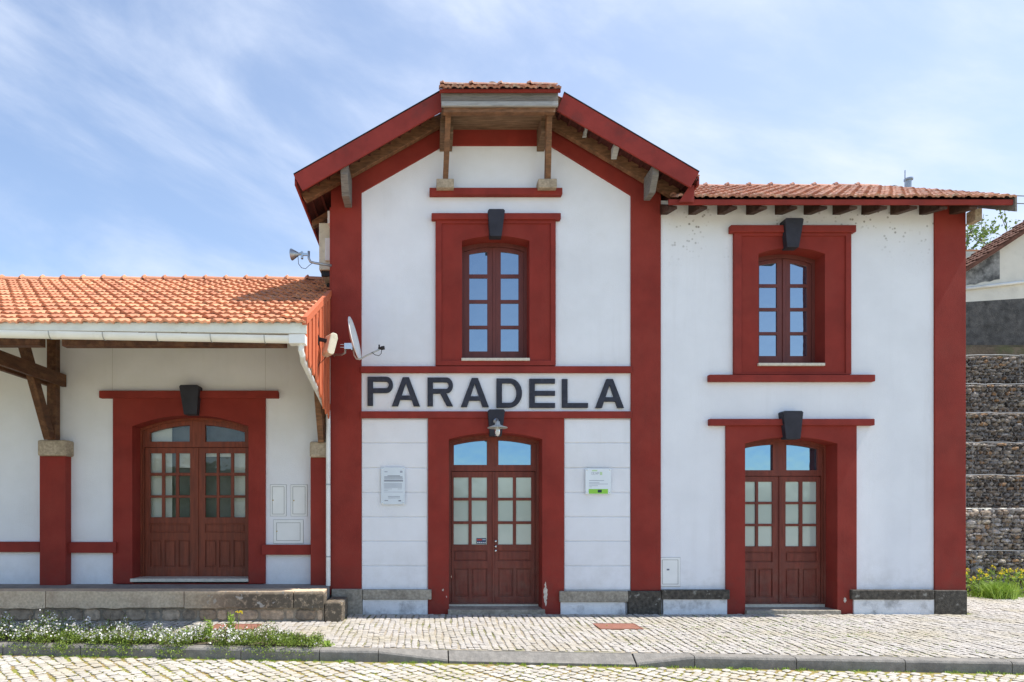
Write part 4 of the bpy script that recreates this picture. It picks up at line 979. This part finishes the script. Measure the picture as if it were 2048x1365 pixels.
g = MB(); ap = [(X(705, dd), dd, Z(690, dd)), (X(709, dd), dd - .03, Z(712, dd)), (X(714, dd), dd - .05, Z(720, dd)), (X(721, dd), dd - .06, Z(720.5, dd)), (X(733, dd), dd - .07, Z(714, dd)), (X(760, dd), dd - .10, Z(702.5, dd))]
g.tube(ap, .013, 8); g.build('feed_arm', 'plasticgrey', SD, smooth=True)
g = MB(); c = Vector((X(764, dd), dd - .1, Z(700, dd))); g.lathe(c, [(0, -.045), (.028, -.045), (.030, .0), (.018, .02), (.018, .05), (0, .05)], (-.8, .1, -.1), 14); g.tube([c + Vector((-.035, 0, .0)), c + Vector((-.035, 0, .05))], .012, 8)
g.tube([c + Vector((.0, 0, -.02)), c + Vector((-.005, 0, -.08)), c + Vector((-.04, 0, -.115)), c + Vector((-.10, 0, -.10)), c + Vector((-.15, 0, -.06))], .005, 6)
g.build('receiver', 'black', SD, smooth=True)

# flat panel antenna
ad = 9.25; AC_ = Vector((X(659.5, ad), ad, Z(691, ad)))
PA = empty('panel_antenna', (AC_.x - .1, ad, AC_.z - .2), 'cream plastic panel antenna on a black bracket against the orange boards', 'antenna')
rot = Matrix.Rotation(R(30), 3, 'Z') @ Matrix.Rotation(R(14), 3, 'Y')
g = MB(); g.prism([(-.055, -.12), (-.035, -.15), (.035, -.15), (.055, -.13), (.06, .1), (.035, .155), (-.035, .155), (-.06, .12)], -.11, .11, axis='y')
g.v = [tuple(AC_ + rot @ Vector(p)) for p in g.v]; g.build('housing', 'creamplastic', PA, bevel=.018)
g = MB(); g.box(ex - .012, ex + .01, ad - .06, ad + .04, Z(690, ad), Z(672, ad)); g.beam((ex, ad, Z(679, ad)), (AC_.x - .02, ad, Z(684, ad)), .05, .04); g.beam((ex, ad + .0, Z(676, ad)), (AC_.x - .02, ad, Z(681, ad)), .02, .02); g.build('bracket', 'black', PA)
g = MB(); g.tube([(AC_.x - .05, ad, AC_.z - .16), (AC_.x - .10, ad, AC_.z - .22), (X(633, ad), ad, Z(733, ad)), (X(635, ad), ad, Z(738, ad)), (X(641, ad), ad - .01, Z(722, ad)), (X(641, ad), ad - .01, Z(700, ad)), (X(638, ad), ad, Z(685, ad)), (X(634, ad), ad, Z(668, ad)), (X(637, ad), ad, Z(650, ad)), (X(636, ad), ad, Z(636, ad)), (X(631, ad), ad, Z(622, ad))], .005, 6)
g.build('cable', 'black', PA)
# horn antenna on bent pipe
hd = 10.35
HA = empty('horn_antenna', (X(660, hd), hd, Z(527, hd)), 'conical horn antenna on a bent grey pipe projecting over the left roof', 'antenna')
hx, hz = X(584, hd), Z(509.5, hd)
g = MB(); g.lathe((hx, hd, hz), [(0, .0), (.055, -.005), (.088, -.012), (.090, 0), (.030, .10), (.022, .105), (.022, .16), (0, .16)], (1, -.12, .02), 24); g.build('horn', 'metal', HA, smooth=True)
g = MB(); g.tube([(X(661, hd), hd + .1, Z(527, hd)), (X(630, hd), hd, Z(526.5, hd)), (X(621, hd), hd, Z(524, hd)), (X(617.5, hd), hd, Z(517, hd)), (X(617.5, hd), hd, Z(503, hd))], .019, 12); g.build('mount_pipe', 'metal', HA, smooth=True)
g = MB(); g.box(X(602, hd), X(606, hd), hd - .03, hd + .03, Z(518, hd), Z(504, hd)); g.box(X(604, hd), X(618, hd), hd - .015, hd + .015, Z(512, hd), Z(507, hd)); g.build('clamp', 'steel', HA, bevel=.003)
g = MB(); g.tube([(X(596, hd), hd, Z(513, hd)), (X(597, hd), hd, Z(528, hd)), (X(603, hd), hd, Z(536, hd)), (X(611, hd), hd, Z(538, hd)), (X(620, hd), hd, Z(530, hd)), (X(626, hd), hd, Z(526, hd))], .005, 6); g.build('cable', 'black', HA)
# air conditioner outdoor units on the side wall
AU = empty('air_conditioner', (-1.65, 11.2, Z(540, 10.9)), 'beige air conditioning unit hung on the side wall above the left roof', 'air conditioner')
g = MB(); ax0 = X(638, 10.9); g.box(ax0, -1.53, 10.9, 11.7, Z(540, 10.9), Z(446, 10.9)); g.build('casing', 'creamplastic', AU, bevel=.012)
g = MB(); g.box(X(650, 10.86), -1.53, 10.86, 10.9, Z(521, 10.86), Z(476, 10.86)); g.build('service_cover', 'pvc', AU, bevel=.006)
g = MB(); g.box(ax0 + .03, -1.51, 10.95, 11.0, Z(552, 10.95), Z(541, 10.95)); g.box(ax0 + .03, -1.51, 11.55, 11.6, Z(552, 10.95), Z(541, 10.95)); g.build('bracket', 'black', AU)
g = MB(); g.box(ax0 - .004, ax0 + .004, 10.98, 11.6, Z(534, 10.9), Z(452, 10.9)); g.build('fan_grille', 'plasticgrey', AU)
g = MB(); d = 10.62; g.box(X(655, d), -1.523, d, d + .25, Z(447, d), Z(422, d)); g.build('junction_box', 'pvc', label='narrow white junction box on the corner above the air conditioner', cat='junction box', bevel=.006)
# conduit on the corner
g = MB(); g.tube([(X(659.5, 10.47), 10.47, Z(716, 10.47)), (X(659.5, 10.47), 10.47, Z(808, 10.47))], .009, 8); g.build('conduit', 'plasticgrey', label='thin grey conduit running down the red corner beside the orange boards', cat='conduit')

# ------------------------------------------------------------------ loading platform
PF = empty('loading_platform', (-5.5, 10.2, 0), 'low granite loading platform with lichened coping in front of the left wing', 'platform')
PY = 9.72; PT = .452
g = MB(); g.box(-10.5, X(662, 10.5) - .02, PY + .34, LY + .1, .2, PT - .006); g.build('paving', 'plattop', PF)
js = [-10.5, -8.6, X(-160, PY), X(91, PY), X(368, PY), X(587, PY), X(648, PY)]
def cmat():
    m, n, l, p = newmat('lichen_coping')
    v = coords(n, l); sp = n.new('ShaderNodeSeparateXYZ'); l.new(v, sp.inputs[0])
    c = mix(n, l, noise(n, l, v, 26, 6, .65), (.60, .44, .29), (.82, .63, .43))
    c = mix(n, l, mul(n, l, noise(n, l, v, 3.2, 5, .6, .5, .7), .5), c, (.42, .26, .17))
    w = n.new('ShaderNodeMapRange'); w.inputs[1].default_value = -3.9; w.inputs[2].default_value = -2.7; l.new(sp.outputs[0], w.inputs[0])
    b = n.new('ShaderNodeMapRange'); b.inputs[1].default_value = .445; b.inputs[2].default_value = .40; l.new(sp.outputs[2], b.inputs[0])
    f = mul(n, l, mul(n, l, w.outputs[0], noise(n, l, v, 11, 8, .75, .26, .48)), b.outputs[0])
    c = mix(n, l, mul(n, l, f, .9), c, (.05, .045, .035))
    sp2 = noise(n, l, v, 13, 2, .4, .66, .70)
    c = mix(n, l, mul(n, l, mul(n, l, sp2, w.outputs[0]), .8), c, (.42, .40, .36))
    l.new(c, p.inputs['Base Color']); p.inputs['Roughness'].default_value = .93
    bump(n, l, p, noise(n, l, v, 45, 7, .7, .2, .8), .7, .01); return m
M['coping'] = cmat()
for a, b in zip(js, js[1:]):
    g = MB(); nn = 10; rnd = random.Random(int(a * 100))
    top = [(a + .006 + (b - a - .012) * i / nn, PT + rnd.uniform(-.004, .003)) for i in range(nn + 1)]
    bot = [(p[0], .205 + rnd.uniform(-.014, .012)) for p in top]
    g.prism(bot + top[::-1], PY, PY + .345); g.build('coping_stone', 'coping', PF, bevel=.036)
g = MB(); g.box(-10.5, X(648, PY) - .01, PY + .065, 10.4, -.02, .21); g.build('backing', 'mortar', PF)
g = MB(); x = -9.0; rnd = random.Random(11)
while x < X(646, PY) - .1:
    w = rnd.uniform(.13, .50); w = min(w, X(646, PY) - x)
    K = 9; cxm = x + w / 2; vs = []
    for k in range(K * 2):
        an = 2 * math.pi * k / (K * 2); e_ = 1 / max(abs(math.cos(an)), abs(math.sin(an))) ** .7
        vs.append((cxm + math.cos(an) * e_ * (w / 2 - .006) * rnd.uniform(.86, 1.03), .095 + math.sin(an) * e_ * .092 * rnd.uniform(.78, 1.03)))
    n = len(vs); yf = PY + .045 + rnd.uniform(-.012, .02)
    ring = [(p[0], PY + .13, p[1]) for p in vs] + [(p[0], yf + .015, p[1]) for p in vs] + [(cxm + (p[0] - cxm) * .82, yf, .095 + (p[1] - .095) * .82) for p in vs]
    g.add(ring, [(i + r_ * n, (i + 1) % n + r_ * n, (i + 1) % n + (r_ + 1) * n, i + (r_ + 1) * n) for r_ in range(2) for i in range(n)] + [tuple(range(2 * n, 3 * n))])
    x += w
g.build('rubble_course', 'rubble', PF)
g = MB(); g.box(X(648, PY) + .004, X(648, PY) + .27, PY + .02, 10.42, -.02, .285); g.build('step', 'coping', PF, bevel=.02)

# pavement covers
def cover(a, label):
    e = empty('manhole_cover', ((a[0] + a[1]) / 2, (a[2] + a[3]) / 2, 0), label, 'manhole cover')
    g = MB(); g.box(a[0] + .02, a[1] - .02, a[2] + .02, a[3] - .02, -.012, .004); g.build('cover_plate', 'cover', e, bevel=.003)
    g = MB(); g.prism(rect(a[0], a[1], a[2], a[3]), -.012, .007, [rect(a[0] + .018, a[1] - .018, a[2] + .018, a[3] - .018)], axis='z'); g.build('cover_frame', 'cover', e)
cover(COVERS[0], 'terracotta rectangular cover set in open paving in front of the middle block'); cover(COVERS[1], 'terracotta rectangular cover in the paving behind the yellow flowered plant')

# ------------------------------------------------------------------ plants
def leafquad(g, p, s, rnd, up=.3, el=1.8):
    a = Vector((rnd.gauss(0, 1), rnd.gauss(0, 1), rnd.gauss(0, 1) + up)).normalized(); b = a.orthogonal().normalized()
    t = rnd.uniform(0, 6.28); b = (b * math.cos(t) + a.cross(b) * math.sin(t)); w = s * .5 / el
    p = Vector(p); g.add([p, p + a * s * .5 + b * w, p + a * s, p + a * s * .5 - b * w], [(0, 1, 2, 3)])
def shrub(px, top, hw, white, dpt, label, grp='low shrubs in the bed behind the kerb', bright=False, dry=.1, seed=0, nleaf=None):
    rnd = random.Random(seed * 77 + int(px)); d = dpt; x = X(px, d); H = max(Z(top, d), .1) * 1.2 + .02; w = hw / F * d * 1.12
    e = empty('flowering_shrub' if white > 0 else 'green_shrub', (x, d, 0), label, 'shrub', grp)
    lobes = [(rnd.uniform(-.62, .62) * w, rnd.uniform(-.18, .14), rnd.uniform(.72, 1.12)) for _ in range(9)]
    g = MB(); fl_ = MB(); st = MB()
    n = nleaf or int(8500 * w)
    for _ in range(n):
        lx_, ly_, lh = rnd.choice(lobes); h = H * lh * (1 - .4 * min(1, abs(lx_ / w))) ; rr_ = .30 * w + .055
        u = rnd.random() ** .5; an = rnd.uniform(0, 6.28); ph = math.acos(rnd.random())
        q = Vector((x + lx_ + rr_ * u * math.cos(an) * math.sin(ph), d + ly_ + rr_ * .8 * u * math.sin(an) * math.sin(ph), .02 + h * (.22 + .82 * u * math.cos(ph))))
        if rnd.random() < .25: q.z *= rnd.uniform(.2, .8)
        if rnd.random() < .3 and q.y < d: q.y -= rnd.uniform(0, .18); q.z = max(q.z - .10, -.085) if q.y < KB(q.x) else q.z
        leafquad(g, q, rnd.uniform(.014, .030) * (1.25 if bright else 1), rnd, .7)
        if white > 0 and q.z > H * .30 and rnd.random() < white * .20:
            c = q + Vector((rnd.uniform(-.01, .01), -.008, .02)); s = rnd.uniform(.009, .015)
            for t in range(2): leafquad(fl_, c + Vector((rnd.uniform(-s, s), rnd.uniform(-s, s), 0)), s * 1.9, rnd, .2, 1.0)
    for _ in range(int(30 * (.4 + w * 2))):
        lx_, ly_, lh = rnd.choice(lobes); a0 = Vector((x + lx_ * .8, d + ly_, 0)); a1 = a0 + Vector((rnd.uniform(-.07, .07), rnd.uniform(-.07, .05), H * lh * rnd.uniform(.7, 1.12)))
        st.tube([a0, (a0 + a1) / 2 + Vector((rnd.uniform(-.01, .01), 0, 0)), a1], .0022, 3, False)
    st.build('stems', 'leafdry', e); g.build('foliage', 'leafbright' if bright else 'leaf', e)
    if white > 0: fl_.build('blossoms', 'petalwhite', e)
    return e
SH = [  # px, top, half width, whiteness, label
    (12, 1241, 34, .9, 'white blossomed shrub at the left end of the kerb bed'),
    (62, 1246, 24, .8, 'low white blossomed shrub between the two tall white ones at the left'),
    (108, 1234, 30, 1.0, 'tallest white blossomed shrub, on the left below the timber post'),
    (128, 1262, 46, .15, 'broad green shrub spilling over the kerb below the tallest white one'),
    (172, 1252, 22, 1.0, 'small white blossomed shrub just right of the tallest one'),
    (200, 1262, 30, .9, 'low white blossomed shrub below the left edge of the platform door'),
    (216, 1247, 10, 0, 'slim dark green shrub with no blossom poking up under the platform door'),
    (243, 1252, 30, 1.0, 'rounded white blossomed shrub under the platform door'),
    (250, 1278, 36, .1, 'dark green mat hanging on the kerb below the rounded white shrub'),
    (280, 1264, 24, .3, 'dark sparse shrub right of the rounded white one'),
    (318, 1258, 30, .9, 'white blossomed shrub below the meeting line of the platform door'),
    (360, 1268, 28, .5, 'half green half white low shrub left of the bright stems'),
    (400, 1262, 32, .8, 'white blossomed shrub around the foot of the bright green stems'),
    (450, 1262, 34, .8, 'white blossomed shrub at the foot of the yellow flowered plant'),
    (492, 1266, 26, .35, 'half green shrub right of the yellow flowered plant'),
    (532, 1256, 36, .08, 'bushy green shrub spilling onto the kerb near the platform end'),
    (575, 1270, 24, .15, 'low purplish green shrub near the right end of the bed'),
    (598, 1278, 26, .0, 'ragged green shrub without blossom near the right end of the bed'),
    (632, 1280, 24, .05, 'small low green shrub at the right end of the bed'),
]
for i, (px, top, hw, wh, lab) in enumerate(SH):
    if wh > 0 and i % 3: wh *= .8
    dpt = KB(X(px, 8.2)) + .17 + (.02 if i % 2 else .14)
    shrub(px, top, hw, wh, dpt, lab, seed=i)
def stemplant(nm, px, top, d, n, spread, label, cat, leaf='leafbright', flower=None, grp=None, leafn=16, ls=.045, base=0.0):
    rnd = random.Random(int(px)); x = X(px, d); H = Z(top, d) - base; e = empty(nm, (x, d, base), label, cat, grp); s = MB(); g = MB(); f = MB()
    for k in range(n):
        a0 = Vector((x + rnd.uniform(-.4, .4) * spread, d + rnd.uniform(-.4, .4) * spread, base)); h = H * rnd.uniform(.6, 1) if k else H * .98
        a1 = a0 + Vector((rnd.uniform(-.5, .5) * spread, rnd.uniform(-.5, .5) * spread, h)); am = (a0 + a1) / 2 + Vector((rnd.uniform(-.01, .01), 0, 0))
        s.tube([a0, am, a1], .003, 4, False)
        for j in range(leafn): leafquad(g, a0.lerp(a1, rnd.uniform(.1, .95)), ls * rnd.uniform(.6, 1.2), rnd, .4, 2.4)
        if flower:
            for j in range(5):
                c = a1 + Vector((rnd.uniform(-.02, .02), rnd.uniform(-.02, .02), rnd.uniform(-.03, .012)))
                for q in range(3): leafquad(f, c, .020, rnd, .3, 1.1)
    s.build('stems', leaf, e); g.build('foliage', leaf, e)
    if flower: f.build('blossoms', flower, e)
    return e
kd = lambda px, o=.30: KB(X(px, 8.2)) + o
stemplant('weed_plant', 413, 1236, kd(413), 12, .15, 'bright green leafy weed with upright stems among white blossoms', 'plant')
stemplant('weed_plant', 374, 1250, kd(374), 10, .13, 'short yellow green weed among white blossoms left of the bright stems', 'plant')
stemplant('yellow_flower_plant', 464, 1221, kd(464, .34), 12, .15, 'tall bright green plant topped with yellow flowers standing before the platform', 'plant', flower=None)
yf = MB(); rnd = random.Random(5); yx = X(478, kd(464, .34)); yy = kd(464, .34)
for c in ((0, 0, 0), (.035, 0, -.012), (.012, .01, .014), (-.028, 0, .012), (.03, .01, .01)):
    for q in range(8): leafquad(yf, (yx + c[0], yy + c[1], Z(1226, yy) + c[2]), .019, rnd, .5, 1.1)
ypar = [o for o in bpy.data.objects if o.name.startswith('yellow_flower_plant')][0]
st = MB(); st.tube([(yx - .02, yy, 0), (yx - .01, yy, .2), (yx + .003, yy, Z(1228, yy))], .004, 5); st.build('stems', 'leafbright', ypar); yf.build('blossoms', 'petalyellow', ypar)
stemplant('weed_plant', 655, 1287, kd(655, .26), 9, .16, 'low broad leaved weed at the right tip of the kerb bed', 'plant', leafn=5, ls=.07)
# plants by the gabions
for (px, top, d, n, sp, lab, fl_) in ((1948, 1140, 12.7, 14, .35, 'yellow flowered plant against the corner of the station', 'petalyellow'), (1985, 1133, 12.75, 16, .4, 'tallest yellow flowered plant below the gabions', 'petalyellow'), (2022, 1138, 12.7, 14, .35, 'yellow flowered plant right of the bright grass clump', 'petalyellow'), (2070, 1140, 12.7, 14, .4, 'yellow flowered plant at the right edge below the gabions', 'petalyellow')):
    stemplant('yellow_flower_plant', px, top, d, n, sp, lab, 'plant', 'leafbright', fl_, 'yellow flowered plants below the gabions', 14, .06)
def grass_clump(x, y, H, n, spread, rnd, g, z=0):
    for _ in range(n):
        a = Vector((x + rnd.gauss(0, .35) * spread, y + rnd.gauss(0, .3) * spread, z)); t = Vector((rnd.gauss(0, .4) * H, rnd.gauss(0, .3) * H, H * rnd.uniform(.5, 1))); w = Vector((rnd.choice((-1, 1)) * .004 * max(1, H * 6), 0, 0))
        m = a + t * .55 + Vector((0, 0, .12 * H)); g.add([a - w, a + w, m + w * .7, m - w * .7, a + t], [(0, 1, 2, 3), (3, 2, 4)])
rnd = random.Random(9)
g = MB(); grass_clump(X(2000, 12.3), 12.35, .34, 900, .33, rnd, g); g.build('grass_clump', 'leafbright', label='rounded bright green grass clump at the foot of the gabion wall', cat='grass clump')
g = MB()
for _ in range(90): grass_clump(rnd.uniform(8.9, 13.2), rnd.uniform(12.4, 12.95), .05, 40, .3, rnd, g)
g.build('grass', 'leafbright', kind='stuff')
g = MB()
for _ in range(260):
    x = rnd.uniform(-7, 8); y = KB(x) - abs(rnd.gauss(0, .05)) - .01; grass_clump(x, y, rnd.uniform(.012, .04), rnd.randint(4, 14), .05, rnd, g, -.125)
for _ in range(700):
    x = rnd.uniform(-6.5, 7.5); y = rnd.uniform(5.6, KB(x) - .05)
    if math.sin(x * 2.1 + math.sin(y * 3) * 2) + math.sin(y * 2.7 + x) < rnd.uniform(-1.2, 1.2): continue
    grass_clump(x, y, rnd.uniform(.008, .018), rnd.randint(3, 9), .05, rnd, g, -.128)
for _ in range(500):
    x = rnd.gauss(4.6, 1.2); y = rnd.uniform(KB(x) + .3, 10.3)
    grass_clump(x, y, rnd.uniform(.006, .014), rnd.randint(3, 8), .05, rnd, g, 0)
g.build('joint_grass', 'leafbright', kind='stuff')

# ------------------------------------------------------------------ gabion wall
GW = empty('gabion_wall', (12.5, 13, 0), 'stepped retaining wall of stone filled wire gabion baskets right of the station', 'retaining wall')
tiers = [(13.0, -.05, .86), (13.02, .86, 1.69), (13.25, 1.69, 2.37), (13.5, 2.37, 3.05), (13.75, 3.05, 3.70), (14.0, 3.70, 4.35), (14.25, 4.35, 5.02)]
segs_ = [8.2, 10.9, 12.9, 14.9]
def stone(g, c, sx, sy, sz, rnd):
    t = (1 + 5 ** .5) / 2
    V_ = [(-1, t, 0), (1, t, 0), (-1, -t, 0), (1, -t, 0), (0, -1, t), (0, 1, t), (0, -1, -t), (0, 1, -t), (t, 0, -1), (t, 0, 1), (-t, 0, -1), (-t, 0, 1)]
    F_ = [(0, 11, 5), (0, 5, 1), (0, 1, 7), (0, 7, 10), (0, 10, 11), (1, 5, 9), (5, 11, 4), (11, 10, 2), (10, 7, 6), (7, 1, 8), (3, 9, 4), (3, 4, 2), (3, 2, 6), (3, 6, 8), (3, 8, 9), (4, 9, 5), (2, 4, 11), (6, 2, 10), (8, 6, 7), (9, 8, 1)]
    m = Matrix.Rotation(rnd.uniform(-.35, .35), 3, 'Y') @ Matrix.Rotation(rnd.uniform(0, 6), 3, 'X')
    vs = []
    for p in V_:
        v = Vector(p).normalized(); v = v.lerp(v / max(abs(v.x), abs(v.y), abs(v.z)), .55) * rnd.uniform(.74, 1.12); v = m @ v; vs.append((c[0] + v.x * sx, c[1] + v.y * sy, c[2] + v.z * sz))
    g.add(vs, F_)
for ti, (yd, z0, z1) in enumerate(tiers):
    for a, b in zip(segs_, segs_[1:]):
        rnd = random.Random(int(ti * 31 + a * 7)); off = (ti % 2) * .35
        a_, b_ = a + off, b + off
        g = MB(); g.box(a_ + .02, b_ - .02, yd + .10, yd + .95, z0 + .01, z1 - .06)
        z = z0 + .045
        while z < z1 - .02:
            big = 1.05 if ti < 2 else .85; hh = rnd.uniform(.065, .115) * big; x = a_
            while x < b_:
                w = rnd.choice((rnd.uniform(.06, .12), rnd.uniform(.12, .26))) * big
                for lay in (0, 1): stone(g, (x + w / 2 + lay * .05, yd + .07 + lay * .07 + rnd.uniform(-.02, .02), min(z + rnd.uniform(-.02, .02) + lay * .03, z1 - .04)), w * .50, .075, hh * rnd.uniform(.42, .60), rnd)
                x += w * .92
            z += hh * .86
        for _ in range(int((b_ - a_) / .09)):
            stone(g, (rnd.uniform(a_ + .05, b_ - .05), yd + rnd.uniform(.1, .5), z1 - .045), .08, .08, .045, rnd)
        bk = g.build('gabion_basket', 'gabstone' if ti < 2 else 'gabstone2', GW)
        w_ = MB(); n = int((b_ - a_) / .13); rows_ = int((z1 - z0) / .11)
        for r_ in range(rows_ + 1):
            for k in range(n):
                xx = a_ + k * (b_ - a_) / n + (r_ % 2) * .065; zz = z0 + r_ * (z1 - z0) / (rows_ + 1); hstep = (z1 - z0) / (rows_ + 1)
                yy = yd - .012 + rnd.uniform(-.006, .006)
                for (p, q) in (((xx, zz), (xx + .065, zz + hstep * .5)), ((xx + .065, zz + hstep * .5), (xx + .13, zz)), ((xx + .065, zz + hstep * .5), (xx + .065, zz + hstep))):
                    w_.tube([(p[0], yy, p[1]), (q[0], yy, q[1])], .0032, 3, False)
        ns = 9
        sag = [(a_ + (b_ - a_) * k / ns, yd - .015, z1 - .008 + rnd.uniform(-.012, .010)) for k in range(ns + 1)]
        w_.tube(sag, .008, 5); w_.tube([(p[0], yd + .30, p[2] + .002) for p in sag], .005, 4)
        w_.tube([(a_ + .01, yd - .012, z0), (a_ + .01, yd - .012, z1)], .004, 4)
        w_.build('wire_mesh', 'wire', bk)
g = MB(); g.box(8.0, 17, 14.5, 15.3, 4.0, 5.25); g.box(8.0, 17, 14.9, 22, 3.9, 5.4)
g.build('terrace', 'earth', kind='structure')
g = MB(); d = 15.2
g.prism([(X(1860, d), 5.2), (X(2300, d), 5.2), (X(2300, d), Z(581, d)), (X(1860, d), Z(609, d))], d, d + .25)
g.build('concrete_wall', 'renderdark', label='dark blackened concrete wall on top of the gabions', cat='wall')
# neighbour's house
HS = empty('neighbour_house', (20.5, 20.2, 5.4), 'cream rendered house with sloping gable and blackened plaster above the gabion wall', 'house')
d = 20.0
xa, xc = X(1880, d), X(1933, d); apex = 21.0
def hz_(x): return Z(541, d) + (x - X(1933, d)) * .655
g = MB(); g.prism([(xa, 5.3), (2 * apex - xa, 5.3), (2 * apex - xa, hz_(xa)), (apex, hz_(apex)), (xa, hz_(xa))], d, d + .3); g.prism([(d + .3, 5.3), (21, 5.3), (21, hz_(xa) - .1), (d + .3, hz_(xa) - .1)], xa, xa + .3, axis='x'); g.build('wall', 'housewhite', HS)
g = MB(); xs_ = [xa + .02 + (X(1998, d) - xa) * i / 12 for i in range(13)]; rnd = random.Random(3)
low = [(x, Z(584 - (x - xa) / (xs_[-1] - xa) * 26 + rnd.uniform(-1.5, 1.5), d)) for x in xs_]
g.prism(low + [(x, hz_(x) - .05) for x in xs_[::-1]], d - .006, d + .01); g.build('stained_plaster', 'housestain', HS)
for s in (-1, 1):
    g = MB(); e0 = apex + s * (apex - xa + .35); vs = [(e0, d - .25, hz_(xa - .35)), (apex, d - .25, hz_(apex)), (apex, 21.2, hz_(apex)), (e0, 21.2, hz_(xa - .35))]
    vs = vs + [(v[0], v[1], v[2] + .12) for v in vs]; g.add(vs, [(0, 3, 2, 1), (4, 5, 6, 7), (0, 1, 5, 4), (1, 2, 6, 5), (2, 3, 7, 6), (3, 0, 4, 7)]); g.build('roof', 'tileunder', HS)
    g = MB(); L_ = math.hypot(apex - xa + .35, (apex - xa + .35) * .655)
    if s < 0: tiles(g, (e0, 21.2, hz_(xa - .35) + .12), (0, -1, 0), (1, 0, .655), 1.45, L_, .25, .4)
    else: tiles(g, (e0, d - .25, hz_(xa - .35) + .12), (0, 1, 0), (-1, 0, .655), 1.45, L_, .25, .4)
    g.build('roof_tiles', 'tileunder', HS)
g = MB(); g.tube([(X(1900, d), d - .06, Z(582, d)), (X(2200, d), d - .06, Z(548, d))], .045, 10); g.build('drain_pipe', 'pvc', HS, smooth=True)
# chimney of a further house
CH = empty('chimney', (X(1941, 24), 24.3, 5.4), 'white chimney stack with an orange tiled cap behind the station corner', 'chimney')
g = MB(); d = 24; g.box(X(1926, d), X(1949, d), d, d + .5, 5.3, Z(518, d)); g.build('stack', 'housewhite', CH, bevel=.01)
g = MB(); g.box(X(1922, d), X(1954, d), d - .06, d + .56, Z(518, d), Z(504, d)); g.build('collar', 'housewhite', CH, bevel=.01)
g = MB(); g.box(X(1921, d), X(1955, d), d - .08, d + .58, Z(504, d), Z(501.5, d)); g.build('cap', 'tile', CH, bevel=.008)
# trees
def tree(px, base, top, d, spread, label, seed, nb=7, leaves=16):
    rnd = random.Random(seed); x = X(px, d); H = Z(top, d) - base
    e = empty('tree', (x, d, base), label, 'tree', None); tr = MB(); cr = MB()
    def grow_(p, dr, L_, r, lv):
        q = p + dr * L_; m = (p + q) / 2 + Vector((rnd.uniform(-.06, .06), rnd.uniform(-.06, .06), 0)) * L_
        tr.tube([p, m, q], [r, r * .8, r * .6], 5, False)
        if lv >= 2:
            for k in range(leaves): leafquad(cr, p.lerp(q, rnd.random()) + Vector((rnd.gauss(0, .07), rnd.gauss(0, .07), rnd.gauss(0, .07))), rnd.uniform(.10, .19), rnd, .1, 1.6)
        if lv < 4:
            for k in range(3 if lv else nb):
                nd = (dr * (.8 if lv else .5) + Vector((rnd.uniform(-1, 1) * spread, rnd.uniform(-1, 1) * spread, rnd.uniform(-.2, .8)))).normalized()
                grow_(q if (lv and k < 2) else p.lerp(q, rnd.uniform(.6, 1)), nd, L_ * rnd.uniform(.55, .78), r * .55, lv + 1)
    grow_(Vector((x, d, base)), Vector((.03, 0, 1)), H * .42, .13, 0)
    tr.build('trunk', 'bark', e); cr.build('crown', 'leaftree', e)
tree(1948, 5.4, 458, 30, .8, 'sparse light green tree behind the white chimney', 4, 9, 18)
tree(2036, 5.4, 440, 34, .9, 'leafy tree showing over the roof slope at the right edge', 8, 9, 26)
# cables from the right gable corner
for k, (py, py2) in enumerate(((391, 381), (406, 400))):
    a = Vector((X1 - .05, 10.3, Z(py, 10.3))); b = Vector((X1 + 5.0, 10.6, Z(py2 - 18, 10.6)))
    g = MB(); g.tube([a.lerp(b, t) - Vector((0, 0, .12 * math.sin(math.pi * t))) for t in [i / 10 for i in range(11)]], .008, 5)
    g.build('overhead_cable', 'black', label='upper of the two black cables leaving the right roof corner' if k == 0 else 'lower of the two black cables leaving the right roof corner', cat='cable')
